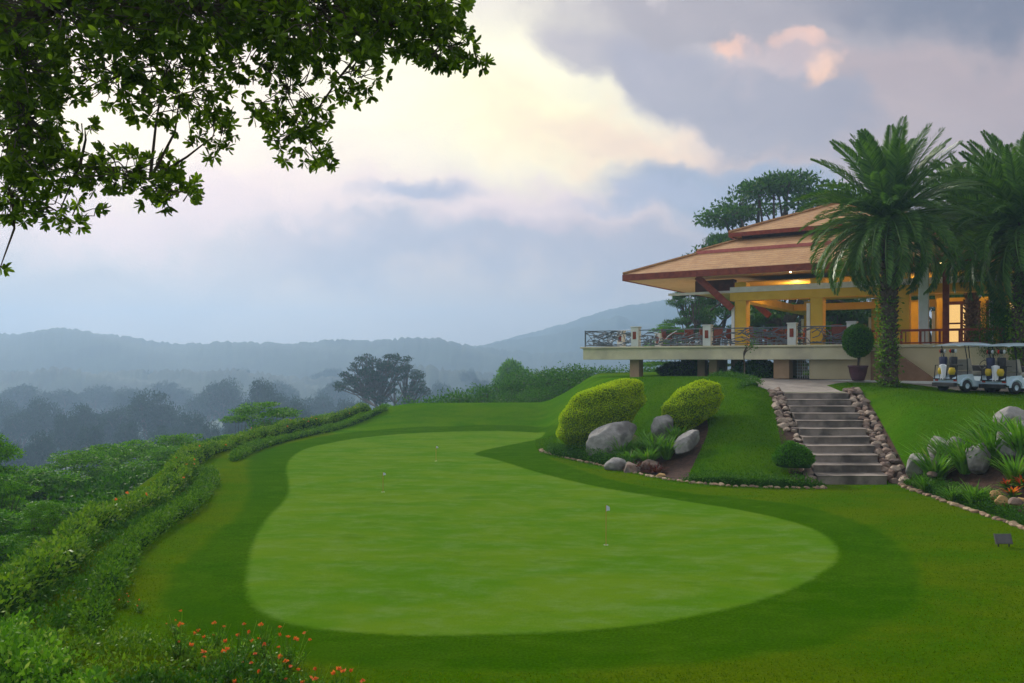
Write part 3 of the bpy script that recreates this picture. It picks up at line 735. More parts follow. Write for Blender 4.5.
# roofs
U0, V0, U1, V1 = 2.16, .55, 20.66, 19.05
def ringf(b, i0, z0, i1, z1, flip=False):
    V = []
    for i, z in ((i0, z0), (i1, z1)): V += [(U0 + i, V0 + i, z), (U1 - i, V0 + i, z), (U1 - i, V1 - i, z), (U0 + i, V1 - i, z)]
    q = [(k, (k + 1) % 4, 4 + (k + 1) % 4, 4 + k) for k in range(4)]
    if flip: q = [x[::-1] for x in q]
    b.add(V, np.array(q))
b = MB(); ringf(b, 0, 8.14, 3.3, 9.47); ringf(b, 3.3, 9.47, 3.3, 9.2); ringf(b, 3.3, 9.2, 0.02, 8.0, True); rf = b.build('lower_roof', M['tiles'], club)
b = MB(); ringf(b, 3.1, 9.53, 5.1, 10.34); ringf(b, 5.1, 10.34, 5.1, 9.6); ringf(b, 5.1, 9.6, 3.1, 9.40, True); b.build('middle_roof', M['tiles'], club)
b = MB(); ringf(b, 3.02, 9.37, 3.02, 9.55); ringf(b, 3.02, 9.55, 3.12, 9.56); b.build('roof_trim', M['pinkcap'], club)
b = MB(); ringf(b, -.03, 7.80, -.03, 8.13); ringf(b, -.03, 8.13, .12, 8.15); ringf(b, .1, 7.8, -.03, 7.8); ringf(b, .1, 8.1, .1, 7.8); b.build('fascia', M['redwood'], club)
b = MB(); ringf(b, .11, 7.83, 5.4, 7.95, True); ringf(b, 5.4, 7.95, 9.2, 7.97, True); b.build('soffit', M['soffit'], club)
b = MB(); b.box((7.9, 2.4, 7.55), (20.2, 17.4, 7.6)); b.build('ceiling', M['ceil'], club)
b = MB(); ringf(b, 5.0, 10.2, 5.0, 10.75); b.build('clerestory_band', M['darkwood'], club)
b = MB(); ringf(b, 4.45, 10.62, 9.2, 12.55); ringf(b, 9.2, 12.55, 9.2, 12.3); ringf(b, 9.2, 12.3, 4.47, 10.5, True); b.build('upper_roof', M['tiles'], club)
b = MB(); ringf(b, 4.42, 10.40, 4.42, 10.61); ringf(b, 4.42, 10.61, 4.55, 10.63); ringf(b, 4.55, 10.4, 4.42, 10.40); b.build('upper_fascia', M['redwood'], club)
b = MB()
for su, sv in ((0, 0), (1, 0), (1, 1), (0, 1)):
    p = lambda i, z: ((U0 + i) if not su else (U1 - i), (V0 + i) if not sv else (V1 - i), z)
    b.tube([p(0, 8.2), p(3.3, 9.52)], .08, 6); b.tube([p(3.1, 9.58), p(5.0, 10.35)], .08, 6); b.tube([p(4.45, 10.68), p(9.2, 12.6)], .09, 6)
b.build('hip_tiles', M['tiles'], club)
# ceiling lamps (lit in the photo)
for u, v in ((10.9, .95), (12.2, .95), (15, .95), (17.4, .95), (10, 5), (13, 5), (16, 5)):
    b = MB(); z = 7.80 if v < 1 else 7.5; b.lathe([(0, -.03), (.04, -.025), (.045, 0), (.02, 0.03)], 12, (u, v, z)); b.build('ceiling_lamp', M['lampglow'], club)
# rooms of the right wing
for lo_, hi_ in (((16.9, 5.2, DZ), (26, 5.4, 6.545)), ((14.6, 7.2, DZ), (16.1, 7.4, 6.54))): MB().box(lo_, hi_).build('room_wall', M['yellow'], club)
for u in (17.2, 19.0, 22.0):
    b = MB(); z0, z1 = DZ + .02, 6.35
    b.box((u, 5.0, z0), (u + .16, 5.195, z1)); b.box((u + 1.4, 5.0, z0), (u + 1.56, 5.195, z1)); b.box((u + .16, 5.0, z1 - .16), (u + 1.4, 5.195, z1)); b.box((u + .72, 5.02, z0), (u + .84, 5.19, z1 - .16)); b.box((u + .16, 5.03, z0 + 1.0), (u + .72, 5.18, z0 + 1.08)); b.box((u + .84, 5.03, z0 + 1.0), (u + 1.4, 5.18, z0 + 1.08))
    w = b.build('door_frame', M['darkwood'], club)
    MB().box((u + .16, 5.1, z0), (u + 1.4, 5.12, z1 - .16)).build('lit_pane', M['litpane'], w)
MB().box((16.55, .4, DZ), (16.95, .8, 7.6)).build('column', M['white'], club, bevel=.02)
MB().box((17.5, .4, DZ), (17.75, .65, 7.6)).build('post', M['redwood'], club)
MB().box((20.45, .3, DZ), (20.85, .8, 7.7)).build('column', M['white'], club, bevel=.02)
# railing with branch-like lattice
def lattice(b, u0, u1, v0, v1, rg):
    n = 9 * max(1, int(math.hypot(u1 - u0, v1 - v0)))
    def pt(t, z): return (u0 + (u1 - u0) * t, v0 + (v1 - v0) * t, DZ + z)
    b.tube([pt(0, .86), pt(1, .86)], .028, 6); b.tube([pt(0, .08), pt(1, .08)], .022, 6)
    for k in range(n):
        t = rg.uniform(-.05, .85); z = rg.uniform(.1, .8); P = []; ang = rg.uniform(-.7, .7); ln = .32
        L_ = math.hypot(u1 - u0, v1 - v0)
        for j in range(5):
            P.append(pt(min(max(t, 0), 1), min(max(z, .08), .86))); t += math.cos(ang) * ln / L_; z += math.sin(ang) * ln * .7; ang += rg.uniform(-.8, .8)
            if z > .86 or z < .08: ang = -ang
        b.tube(P, .022, 4)
rgl = np.random.default_rng(31)
posts = [(3.12, 0.1), (7.05, .1), (11.2, .1), (13.85, .1), (0.1, .1), (.1, 4.8), (.1, 10.7), (5.0, 10.8), (10, 10.8)]
segs = [((0.1, .1), (3.12, .1)), ((3.12, .1), (7.05, .1)), ((7.05, .1), (11.2, .1)), ((11.2, .1), (13.85, .1)), ((.1, .1), (.1, 4.8)), ((.1, 4.8), (.1, 10.7)), ((.1, 10.7), (5, 10.8)), ((5, 10.8), (10, 10.8))]
for p, q in segs:
    b = MB(); lattice(b, p[0], q[0], p[1], q[1], rgl); b.build('railing', M['rail'], club, smooth=True)
for k, (u, v) in enumerate(posts):
    if k == 4: MB().box((u - .03, v - .03, DZ), (u + .03, v + .03, DZ + .9)).build('railing_post', M['rail'], club); continue
    b = MB(); b.box((u - .2, v - .2, DZ), (u + .2, v + .2, DZ + 1.0)); b.box((u - .23, v - .23, DZ + 1.003), (u + .23, v + .23, DZ + 1.06)); p = b.build('railing_post', M['white'], club, bevel=.01)
    b = MB(); b.box((u - .09, v - .225, DZ + .38), (u + .09, v - .203, DZ + .78)); b.box((u - .225, v - .09, DZ + .38), (u - .203, v + .09, DZ + .78)); b.build('plaque', M['redwood'], p)
# red balustrade of the wing
b = MB(); b.box((14.3, -.32, 4.75), (26, -.22, 4.85)); b.box((14.3, -.30, 4.22), (26, -.24, 4.28))
for k in range(16):
    u = 14.4 + k * .75; b.box((u, -.315, 4.195), (u + .09, -.225, 4.748)); b.box((u + .2, -.29, 4.282), (u + .24, -.25, 4.748))
b.build('balustrade', M['redwood'], club)

# dining furniture on the balcony
def l2w(u, v, z=0): return (AX + u * .843 + v * .538, AY - u * .538 + v * .843, z)
chair = thing('dining_chair', '', 'chair')
b = MB(); b.box((-.24, -.24, .42), (.24, .24, .48)); b.build('seat', M['wicker'], chair, bevel=.01)
b = MB(); b.prism([(.19, .485), (.24, .485), (.31, .98), (.26, .98)], 0, -.24, .24); b.build('backrest', M['wicker'], chair, bevel=.01)
for sx in (-1, 1):
    for sy in (-1, 1): MB().tube([(sx * .2, sy * .2, .42), (sx * .22, sy * .22, 0)], [.025, .018], 6).build('leg', M['darkwood'], chair)
    MB().tube([(sx * .25, -.2, .48), (sx * .25, -.2, .68), (sx * .25, .2, .68)], .02, 6).build('armrest', M['darkwood'], chair)
table = thing('dining_table', '', 'table')
MB().box((-.5, -.5, .70), (.5, .5, .75)).build('table_top', M['wicker'], table, bevel=.01)
for sx in (-1, 1):
    for sy in (-1, 1): MB().box((sx * .44 - .03, sy * .44 - .03, 0), (sx * .44 + .03, sy * .44 + .03, .70)).build('leg', M['darkwood'], table)
tabs = [(4.9, 2.2, 'behind the railing beside the second white post'), (7.0, 3.0, 'just left of the yellow corner column'), (9.9, 1.5, 'between the two yellow front columns'), (13.0, 2.2, 'at the right end of the balcony'),
        (9.6, 5.2, 'in the middle of the open pavilion'), (13.0, 6.5, 'deep inside the pavilion')]
for i, (u, v, wh) in enumerate(tabs):
    a = club.rotation_euler.z
    place(table, l2w(u, v, DZ), a, 1, 'square red-brown dining table ' + wh, 'dining tables on the balcony')
    for j, (du, dv, rz, wd) in enumerate(((-.8, 0, PI / 2, 'left'), (.8, 0, -PI / 2, 'right'), (0, .8, 0, 'far'), (0, -.8, PI, 'near'))):
        if i >= 4 and j == 3: continue
        if i in (0,2) and j == 3: continue
        place(chair, l2w(u + du, v + dv, DZ), a + rz, 1, f'chair on the {wd} side of the table {wh}', 'chairs on the balcony')

# lit lamps give a little warm light below the roof
for k, (u, v) in enumerate(((10.5, 4.0), (15.5, 4.0), (18.6, 3.2))):
    ld = bpy.data.lights.new('ceiling_light', 'POINT'); ld.energy = 90; ld.color = (1, .66, .28); ld.shadow_soft_size = .25
    lo = bpy.data.objects.new('ceiling_light', ld); COL.objects.link(lo); lo.location = l2w(u, v, 7.2)

# ================================================================== STAIRS
stairs = thing('garden_stairs', 'wide curving concrete garden steps climbing the bank between stone edges', 'stairs', (stair_cx(22.65), 22.65, 0))
for i in range(NST):
    y0 = 22.65 + i * TREAD; y1 = y0 + TREAD + (.12 if i < NST - 1 else .25)
    ca, cb = stair_cx(y0) - 9.72, stair_cx(y1) - 9.72; ha, hb = stair_hw(y0) + .03, stair_hw(y1) + .03
    z1 = (i + 1) * RISE; z0 = z1 - .30 if i else -.2
    ly0 = y0 - 22.65; ly1 = y1 - 22.65
    jx = rnd.uniform(-.04, .04)
    b = MB(); b.prism([(ca - ha + jx, ly0), (ca + ha + jx, ly0), (cb + hb + jx, ly1), (cb - hb + jx, ly1)], 2, z0, z1 - .002 * i)
    b.build('step', M['step'], stairs, bevel=.025)

# rubble along the stairs
protos = []
for k in range(5):
    protos.append(rock('stair_edging_rock', 'rough brown rock lining the garden steps', (0, 0, 0), (.5, .42, .38), 'stairstone', 40 + k, group='rocks lining the garden steps'))
for side in (-1, 1):
    nrow = 1
    y = 22.6
    while y < 31.3:
        for row in range((2 if y > 26.5 else 1) if side < 0 else 2):
            t = (y - 22.65) / 8
            s_ = rnd.uniform(.22, .42) * (1.0 if row < 2 else .9)
            x = stair_cx(y) + side * (stair_hw(y) + .18 + row * .27 + rnd.uniform(-.06, .08)); yy = y + rnd.uniform(-.12, .12)
            pr = protos[rnd.randrange(5)]
            place(pr, (x, yy, H(x, yy) + .04), rnd.uniform(0, 6), (s_, s_ * rnd.uniform(.7, 1.1), s_ * rnd.uniform(.7, 1.2)),
                  'rough brown rock lining the %s side of the garden steps' % ('left' if side < 0 else 'right'))
        y += rnd.uniform(.20, .28)
# edging stones of both beds
sp = [rock('edging_stone', 'small tan stone in a bed edging', (0, 0, 0), (.5, .4, .32), 'edgestone', 70 + k, group='edging stones of the garden beds') for k in range(4)]
def edging(line, label, step=.17):
    pl = smooth_loop(line, step, False)
    for (x, y) in pl:
        x += rnd.uniform(-.05, .05); y += rnd.uniform(-.05, .05); s_ = rnd.uniform(.13, .24)
        place(sp[rnd.randrange(4)], (x, y, H(x, y) + .02), rnd.uniform(0, 6), (s_ * rnd.uniform(.8, 1.3), s_, s_ * rnd.uniform(.7, 1)), label)
edging([(1.15, 31.2), (1.2, 30.2), (2.0, 28.2), (2.85, 26.45), (3.6, 25.0), (4.35, 23.5), (5.3, 22.55), (6.6, 21.95), (8.6, 21.75)], 'small tan stone in the edging of the left bank', .16)
edging([(10.85, 22.3), (10.75, 21.2), (10.68, 19.5), (10.66, 18), (10.6, 16.5), (10.7, 15), (11.2, 13.2)], 'small tan stone in the edging of the rock garden', .13)
for o in protos + sp: pass

# ================================================================== CLIPPED SHRUBS AND BEDS
def gl(px, py, dz=0):
    x, y = G(px, py); return (x, y, H(x, y) + dz)
def at_d(px, d, dz=0):
    x = (px - 512) / F * d; return (x, d, H(x, d) + dz)
dome('clipped_shrub', 'big golden-green clipped mound shrub left above the grey boulder', 'shrub', tuple(P3(599, 414, 29.0)), (1.78, 1.15, .98), 'dome', 34000, .055, 3, 'golden clipped shrubs', tilt=.58)
dome('clipped_shrub', 'golden-green clipped mound shrub at right with dark shaded side', 'shrub', tuple(P3(692, 405, 28.2)), (1.18, .95, .70), 'dome', 18000, .052, 5, 'golden clipped shrubs', tilt=.60)
dome('ball_shrub', 'round green ball shrub at the foot of the steps', 'shrub', at_d(793, 23.2, .42), (.56, .56, .52), 'ball', 4500, .06, 9)
dome('mound_shrub', 'low round green shrub under the balcony', 'shrub', at_d(757, 41, .1), (1.3, 1.1, .8), 'mid', 3500, .13, 12)
dome('mound_shrub', 'flat green shrub under the left part of the balcony', 'shrub', at_d(690, 46, .2), (1.8, 1.2, .7), 'mid', 3500, .13, 13)
hedge('low_border_hedge', 'dark low border hedge in front of the grey boulder', 'hedge', [(1.55, 30.5), (1.6, 29.8), (2.35, 28.2), (3.15, 26.6), (3.85, 25.4)], .8, .46, 'hedge_dark', 500, .06, 21, .15)
hedge('low_border_hedge', 'dark low border hedge along the foot of the grass bank', 'hedge', [(5.1, 23.1), (6.0, 22.4), (7.0, 22.15), (8.55, 22.0)], .6, .30, 'hedge_dark', 600, .06, 22, .15)
hedge('low_border_hedge', 'dark low border hedge curving before the rock garden', 'hedge', [(11.1, 22.3), (11.05, 21), (10.98, 19.3), (10.98, 17.8), (11.0, 16), (11.3, 14)], .46, .26, 'hedge_dark', 700, .055, 23, .2)
hedge('low_border_hedge', 'dark green trimmed edge at the head of the steps', 'hedge', [(8.7, 30.3), (9.4, 31.2), (9.7, 32.8), (9.5, 35), (9.3, 37)], .7, .22, 'hedge_dark', 350, .07, 24, .1)
# boulders
rock('boulder', 'largest pale grey boulder below the big golden shrub', tuple(P3(611, 440, 27.4)), (.95, .75, .62), 'rock', 11, .5, tilt=-.42, cat='boulder')
rock('boulder', 'grey boulder half hidden under the right golden shrub', tuple(P3(662, 428, 27.6)), (.42, .38, .58), 'rock', 12, .3, cat='boulder')
rock('boulder', 'slanting grey boulder at the right edge of the left bed', tuple(P3(687, 441, 26.0)), (.74, .32, .27), 'rock', 13, .7, tilt=-.55, cat='boulder')
rock('boulder', 'small brown-grey rock in front of the largest boulder', at_d(617, 25.4, .08), (.42, .3, .3), 'rock', 14, .3)
rock('boulder', 'reddish brown rock beside the small grey rock', at_d(632, 24.9, .05), (.42, .35, .26), 'rockbrown', 15, 1.3)
rock('boulder', 'flat ochre stone lying near the left bed edging', at_d(661, 23.8, .04), (.2, .11, .08), 'rockochre', 16, .4)
rock('boulder', 'dark brown rock in the middle of the left bed', at_d(650, 25.2, .03), (.4, .3, .26), 'rockbrown', 17, .9)
for i, (px, py, d, r, mt, lb) in enumerate([
    (920, 466, 21.9, (.42, .36, .36), 'rock', 'pale boulder nearest the steps in the rock garden'),
    (941, 430, 22.6, (.42, .3, .40), 'rock', 'upright grey boulder behind the first grass clump'),
    (956, 438, 21.8, (.34, .3, .40), 'rock', 'grey boulder between the first and second grass clumps'),
    (978, 457, 20.4, (.34, .32, .46), 'rock', 'pointed grey boulder right of the second grass clump'),
    (1011, 419, 21.2, (.46, .4, .40), 'rock', 'pale round boulder on top of the rock garden'),
    (1008, 447, 20.0, (.42, .3, .42), 'rock', 'grey boulder behind the orange bromeliads'),
    (1026, 436, 20.4, (.4, .3, .44), 'rock', 'grey boulder at the right picture edge'),
    (1002, 482, 17.9, (.16, .14, .15), 'rockochre', 'ochre rounded stone among the bromeliads'),
    (1021, 487, 17.5, (.15, .13, .12), 'rockochre', 'pale ochre stone right of the bromeliads'),
    (995, 469, 18.4, (.16, .13, .13), 'rockochre', 'yellowish stone left of the bromeliads'),
    (1016, 502, 16.7, (.16, .13, .10), 'rockbrown', 'brown stone near the rock garden edging'),
    (932, 475, 21.0, (.16, .13, .1), 'rockbrown', 'small brown stone below the pale boulder')]):
    p = P3(px, py, d); g = H(p.x, p.y); rock('boulder', lb, (p.x, p.y, max(p.z, g + r[2] * .1) if p.z - g < .6 else g + .3), r, mt, 90 + i, rnd.uniform(0, 3), cat='boulder' if r[0] > .25 else 'rock')
# sword-leaved clumps
def sword(seed, Lm, n=85, w=.045, leaf='sword', sp=.5):
    rg = np.random.default_rng(seed); r = thing('grass_clump', '', 'grass clump'); b = MB(); blades(b, n, Lm, w, sp, rg); b.build('blades', L[leaf], r); return r
sw = [sword(1, 1.0, 150, .05), sword(2, 1.0, 180, .045), sword(3, 1.0, 130, .055)]
for i, (px, d, s_, lb) in enumerate([(622, 27.0, 1.0, 'wispy bright grass clump before the largest boulder'), (636, 27.0, .8, 'small grass clump right of the largest boulder'), (655, 26.4, 1.05, 'tall bright grass clump in the middle of the left bed'),
                                   (667, 26.0, .95, 'arching green clump next to the slanting boulder'), (646, 27.4, .9, 'narrow grass clump at the back of the left bed'),
                                   (935, 21.5, 1.25, 'dense sword-leaved clump nearest the steps'), (966, 20.9, 1.2, 'sword-leaved clump between two grey boulders'), (960, 21.6, 1.0, 'smaller sword-leaved clump at the back'),
                                   (993, 20.4, 1.35, 'tallest sword-leaved clump on the rock garden'), (1021, 19.8, 1.3, 'sword-leaved clump at the right picture edge'), (985, 21.3, .9, 'short clump behind the tallest one'),
                                   (952, 19.6, .5, 'low yellow-green rosette on the dark soil'), (975, 18.9, .7, 'low clump in the middle of the rock garden soil'), (1000, 21.0, 1.1, 'clump below the pale top boulder'), (945, 22.3, 1.0, 'clump behind the upright boulder'), (1015, 19.0, .9, 'clump behind the bromeliads'), (925, 21.0, .6, 'small clump at the foot of the pale boulder'), (990, 18.6, .5, 'small clump beside the ochre stones'), (629, 26.0, .7, 'low clump in front of the big boulder'), (648, 25.6, .8, 'low bright clump behind the red leafy plants'), (608, 26.8, .6, 'short tuft at the left foot of the big boulder'), (676, 27.2, .9, 'clump below the right golden shrub')]):
    place(sw[i % 3], at_d(px, d), rnd.uniform(0, 6), s_, lb, 'sword-leaved clumps in the beds')
def bromel(seed):
    rg = np.random.default_rng(seed); r = thing('bromeliad', '', 'plant'); b = MB(); blades(b, 28, .34, .05, 1.2, rg, rad=.04); b.build('leaves', L['fern'], r)
    b = MB(); blades(b, 16, .30, .06, .8, rg, c=(0, 0, .05), rad=.03); b.build('flower', M['redbloom'], r); return r
br = bromel(4)
for i, (px, d, lb) in enumerate([(1012, 18.4, 'largest orange bromeliad among ochre stones'), (1022, 18.6, 'orange bromeliad at the right picture edge'), (1006, 19.0, 'small orange bromeliad at the back')]):
    place(br, at_d(px, d, .05), rnd.uniform(0, 6), 1.1 - .12 * i, lb, 'bromeliads')
# dark red groundcover plants in left bed
for i, (px, d) in enumerate([(646, 25.2), (634, 25.0), (656, 24.6)]):
    r = thing('red_leaf_plant', ['dark red leafy plant at the centre of the left bed', 'dark red leafy plant at the left bed edging', 'dark red leafy plant near the ochre stone'][i], 'plant', at_d(px, d))
    rg = np.random.default_rng(60 + i); b = MB(); blades(b, 90, .38, .05, 1.2, rg, rad=.22); b.build('leaves', L['redleaf'], r)

# thin sapling before the balcony
sap = thing('sapling', 'thin bare sapling with few leaves before the balcony', 'tree', at_d(744, 36.5)); rg = np.random.default_rng(5); b = MB(); lb_ = MB()
b.tube([(0, 0, -.1), (.03, 0, .6), (-.02, 0, 1.2)], [.04, .03, .022], 6)
for k in range(9):
    a = rg.uniform(0, 6.28); e = np.array([math.cos(a) * .55 * rg.uniform(.4, 1), math.sin(a) * .55, 1.2 + rg.uniform(.1, .75)]); b.tube([(-.02, 0, 1.0 + .03 * k), tuple((e + np.array([0, 0, 1.2])) / 2), tuple(e)], [.018, .012, .006], 4)
    leaves(lb_, np.repeat(e[None], 9, 0) + rg.normal(size=(9, 3)) * .1, rg.normal(size=(9, 3)), .1, .06, rg)
b.build('trunk', M['bark'], sap); lb_.build('crown', L['mid'], sap)

# potted topiary
x, y = l2w(12.9, -.55)[:2]
top = thing('potted_topiary', 'round topiary ball on a stem in a glazed purple pot', 'potted plant', ((858 - 512) / F * 35.2, 35.2, 2.6))
MB().lathe([(.01, 0), (.24, 0), (.27, .03), (.36, .35), (.40, .58), (.43, .60), (.43, .66), (.37, .66), (.35, .60), (0.01, .58)], 24).build('pot', M['pot'], top, smooth=True)
MB().tube([(0, 0, .5), (.03, 0, .95), (0, 0, 1.4)], .05, 8).build('stem', M['bark'], top)
rg = np.random.default_rng(8); u = unit(rg.normal(size=(5200, 3))); b = MB(); leaves(b, u * np.array([.62, .62, .72]) * rg.uniform(.9, 1.03, (5200, 1)) + np.array([0, 0, 1.75]), u + rg.normal(size=u.shape) * .7, .07, .045, rg)
bmx = bmesh.new(); bmesh.ops.create_icosphere(bmx, subdivisions=3, radius=1); V = np.array([v.co[:] for v in bmx.verts]); Fc = np.array([[v.index for v in f.verts] for f in bmx.faces]); bmx.free()
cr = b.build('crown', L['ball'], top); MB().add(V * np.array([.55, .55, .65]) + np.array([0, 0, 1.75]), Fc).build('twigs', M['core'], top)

# ================================================================== PALMS
def frond_mesh(seed, Lf, droop, nl=84):
    rg = np.random.default_rng(seed); b = MB(); P = []; ang = 0; p = np.array([0., 0., 0.]); n = 14; dirs = []
    for i in range(n + 1):
        P.append(p.copy()); a = droop * (i / n) ** 1.5; d = np.array([math.cos(a), 0, -math.sin(a)]); dirs.append(d); p = p + d * Lf / n
    b.tube([tuple(q) for q in P], [.045 * (1 - .85 * i / n) + .004 for i in range(n + 1)], 5)
    for s_ in (-1, 1):
        for k in range(nl):
            t = .12 + .88 * k / nl; f = t * n; i = min(int(f), n - 1); q = P[i] + (P[i + 1] - P[i]) * (f - i); d = dirs[i]
            ll = .62 * math.sin(PI * min(1, (t * .86 + .12))) ** .6 * rg.uniform(.85, 1.1)
            side = np.array([0, s_, 0]); upv = np.cross(d, side) * s_ * 1.0
            D = d * .75 + side * .75 + np.array([-d[2], 0, d[0]]) * rg.uniform(.15, .6)
            D = D / np.linalg.norm(D); w = .044
            q2 = q + D * ll * .55; q3 = q + D * ll + np.array([0, 0, -.09 * ll / .5]); nn = np.cross(D, np.array([0, 0, 1])); nn = nn / max(np.linalg.norm(nn), 1e-6); wv = np.cross(D, nn) * w * .5 * .6 + nn * w * .5
            b.add([q, q2 - wv, q3, q2 + wv], np.array([(0, 1, 2, 3)]))
    return b
FR = []
for k, (Lf, dr) in enumerate(((3.9, .55), (4.0, 1.0), (3.9, 1.5), (3.6, 2.1))):
    FR.append((frond_mesh(100 + k, Lf, dr), k))
_fm = {}
def palm(label, loc, th, nfr, sc, seed, trunk_r=.28, ferns=True, lean=0):
    rg = np.random.default_rng(seed); root = thing('palm_tree', label, 'palm tree', loc, group='tall palms by the clubhouse')
    prof = []; nz = 46
    for i in range(nz + 1):
        t = i / nz; r = trunk_r * (1.25 - .3 * min(1, t * 3)) * (1 + .25 * sstep(.75, 1, t)); r *= 1 + .09 * (i % 2)
        prof.append((float(r), t * th - .15))
    b = MB(); b.lathe(prof, 14)
    for i in range(220):      # stubs of cut fronds
        z = th * (.12 + .88 * (i / 220)); a = i * 2.399; r = trunk_r * 1.0 * (1 + .25 * float(sstep(.75, 1, z / th)))
        b.tube([(math.cos(a) * r * .9, math.sin(a) * r * .9, z), (math.cos(a) * (r + .09), math.sin(a) * (r + .09), z + .10)], [.055, .03], 4)
    b.build('trunk', M['palmbark'], root, smooth=False)
    for i in range(nfr):
        t = (i + .5) / nfr; elev = math.radians(84 - 124 * t ** 1.0 + rg.uniform(-6, 6)); a = i * 2.39996 + rg.uniform(-.15, .15)
        k = 0 if t < .3 else 1 if t < .6 else 2 if t < .85 else 3
        if k not in _fm:
            o = FR[k][0].build('frond', L['palm'], root); _fm[k] = o.data
        else:
            o = bpy.data.objects.new('frond', _fm[k]); COL.objects.link(o); o.parent = root
        o.location = (math.cos(a) * .12, math.sin(a) * .12, th - .1 + .25 * (1 - t)); s_ = sc * rg.uniform(.88, 1.08)
        o.rotation_euler = (rg.uniform(-.25, .25), -elev, a); o.scale = (s_, s_, s_)
    if ferns:
        b = MB()
        for i in range(60):
            z = th * rg.uniform(.05, .72); a = rg.uniform(0, 6.28); blades(b, 9, .5, .06, 1.3, rg, c=(math.cos(a) * trunk_r * .9, math.sin(a) * trunk_r * .9, z), rad=.03, curl=1.2)
        for i in range(26):
            a = rg.uniform(0, 6.28); blades(b, 12, .5, .06, 1.2, rg, c=(math.cos(a) * trunk_r * 1.3, math.sin(a) * trunk_r * 1.3, -.05), rad=.06, curl=.8)
        for i in range(900):
            z = th * abs(rg.normal()) * .42; a = rg.normal() * 1.1 + 3.6; rr_ = trunk_r * rg.uniform(1.0, 1.9); c = np.array([[math.cos(a) * rr_, math.sin(a) * rr_, min(z, th * .8)]])
            leaves(b, c, rg.normal(size=(1, 3)) + np.array([[math.cos(a), math.sin(a), 0]]), .13, .08, rg)
        b.build('ferns', L['fern'], root)
    return root
def gz(x, y): return H(x, y)
palm('largest palm with fern-clad trunk beside the steps, before the clubhouse', ((889 - 512) / F * 32.5, 32.5, gz(15.4, 32.5)), 6.75, 116, .98, 1)
palm('palm with dark bare trunk behind the first golf cart', ((972 - 512) / F * 36.5, 36.5, 2.6), 7.0, 90, .90, 2, .27, ferns=False)
palm('palm at the right picture edge behind the second golf cart', ((1022 - 512) / F * 32, 32, gz(20.5, 32)), 6.5, 100, 1.0, 3, .28)

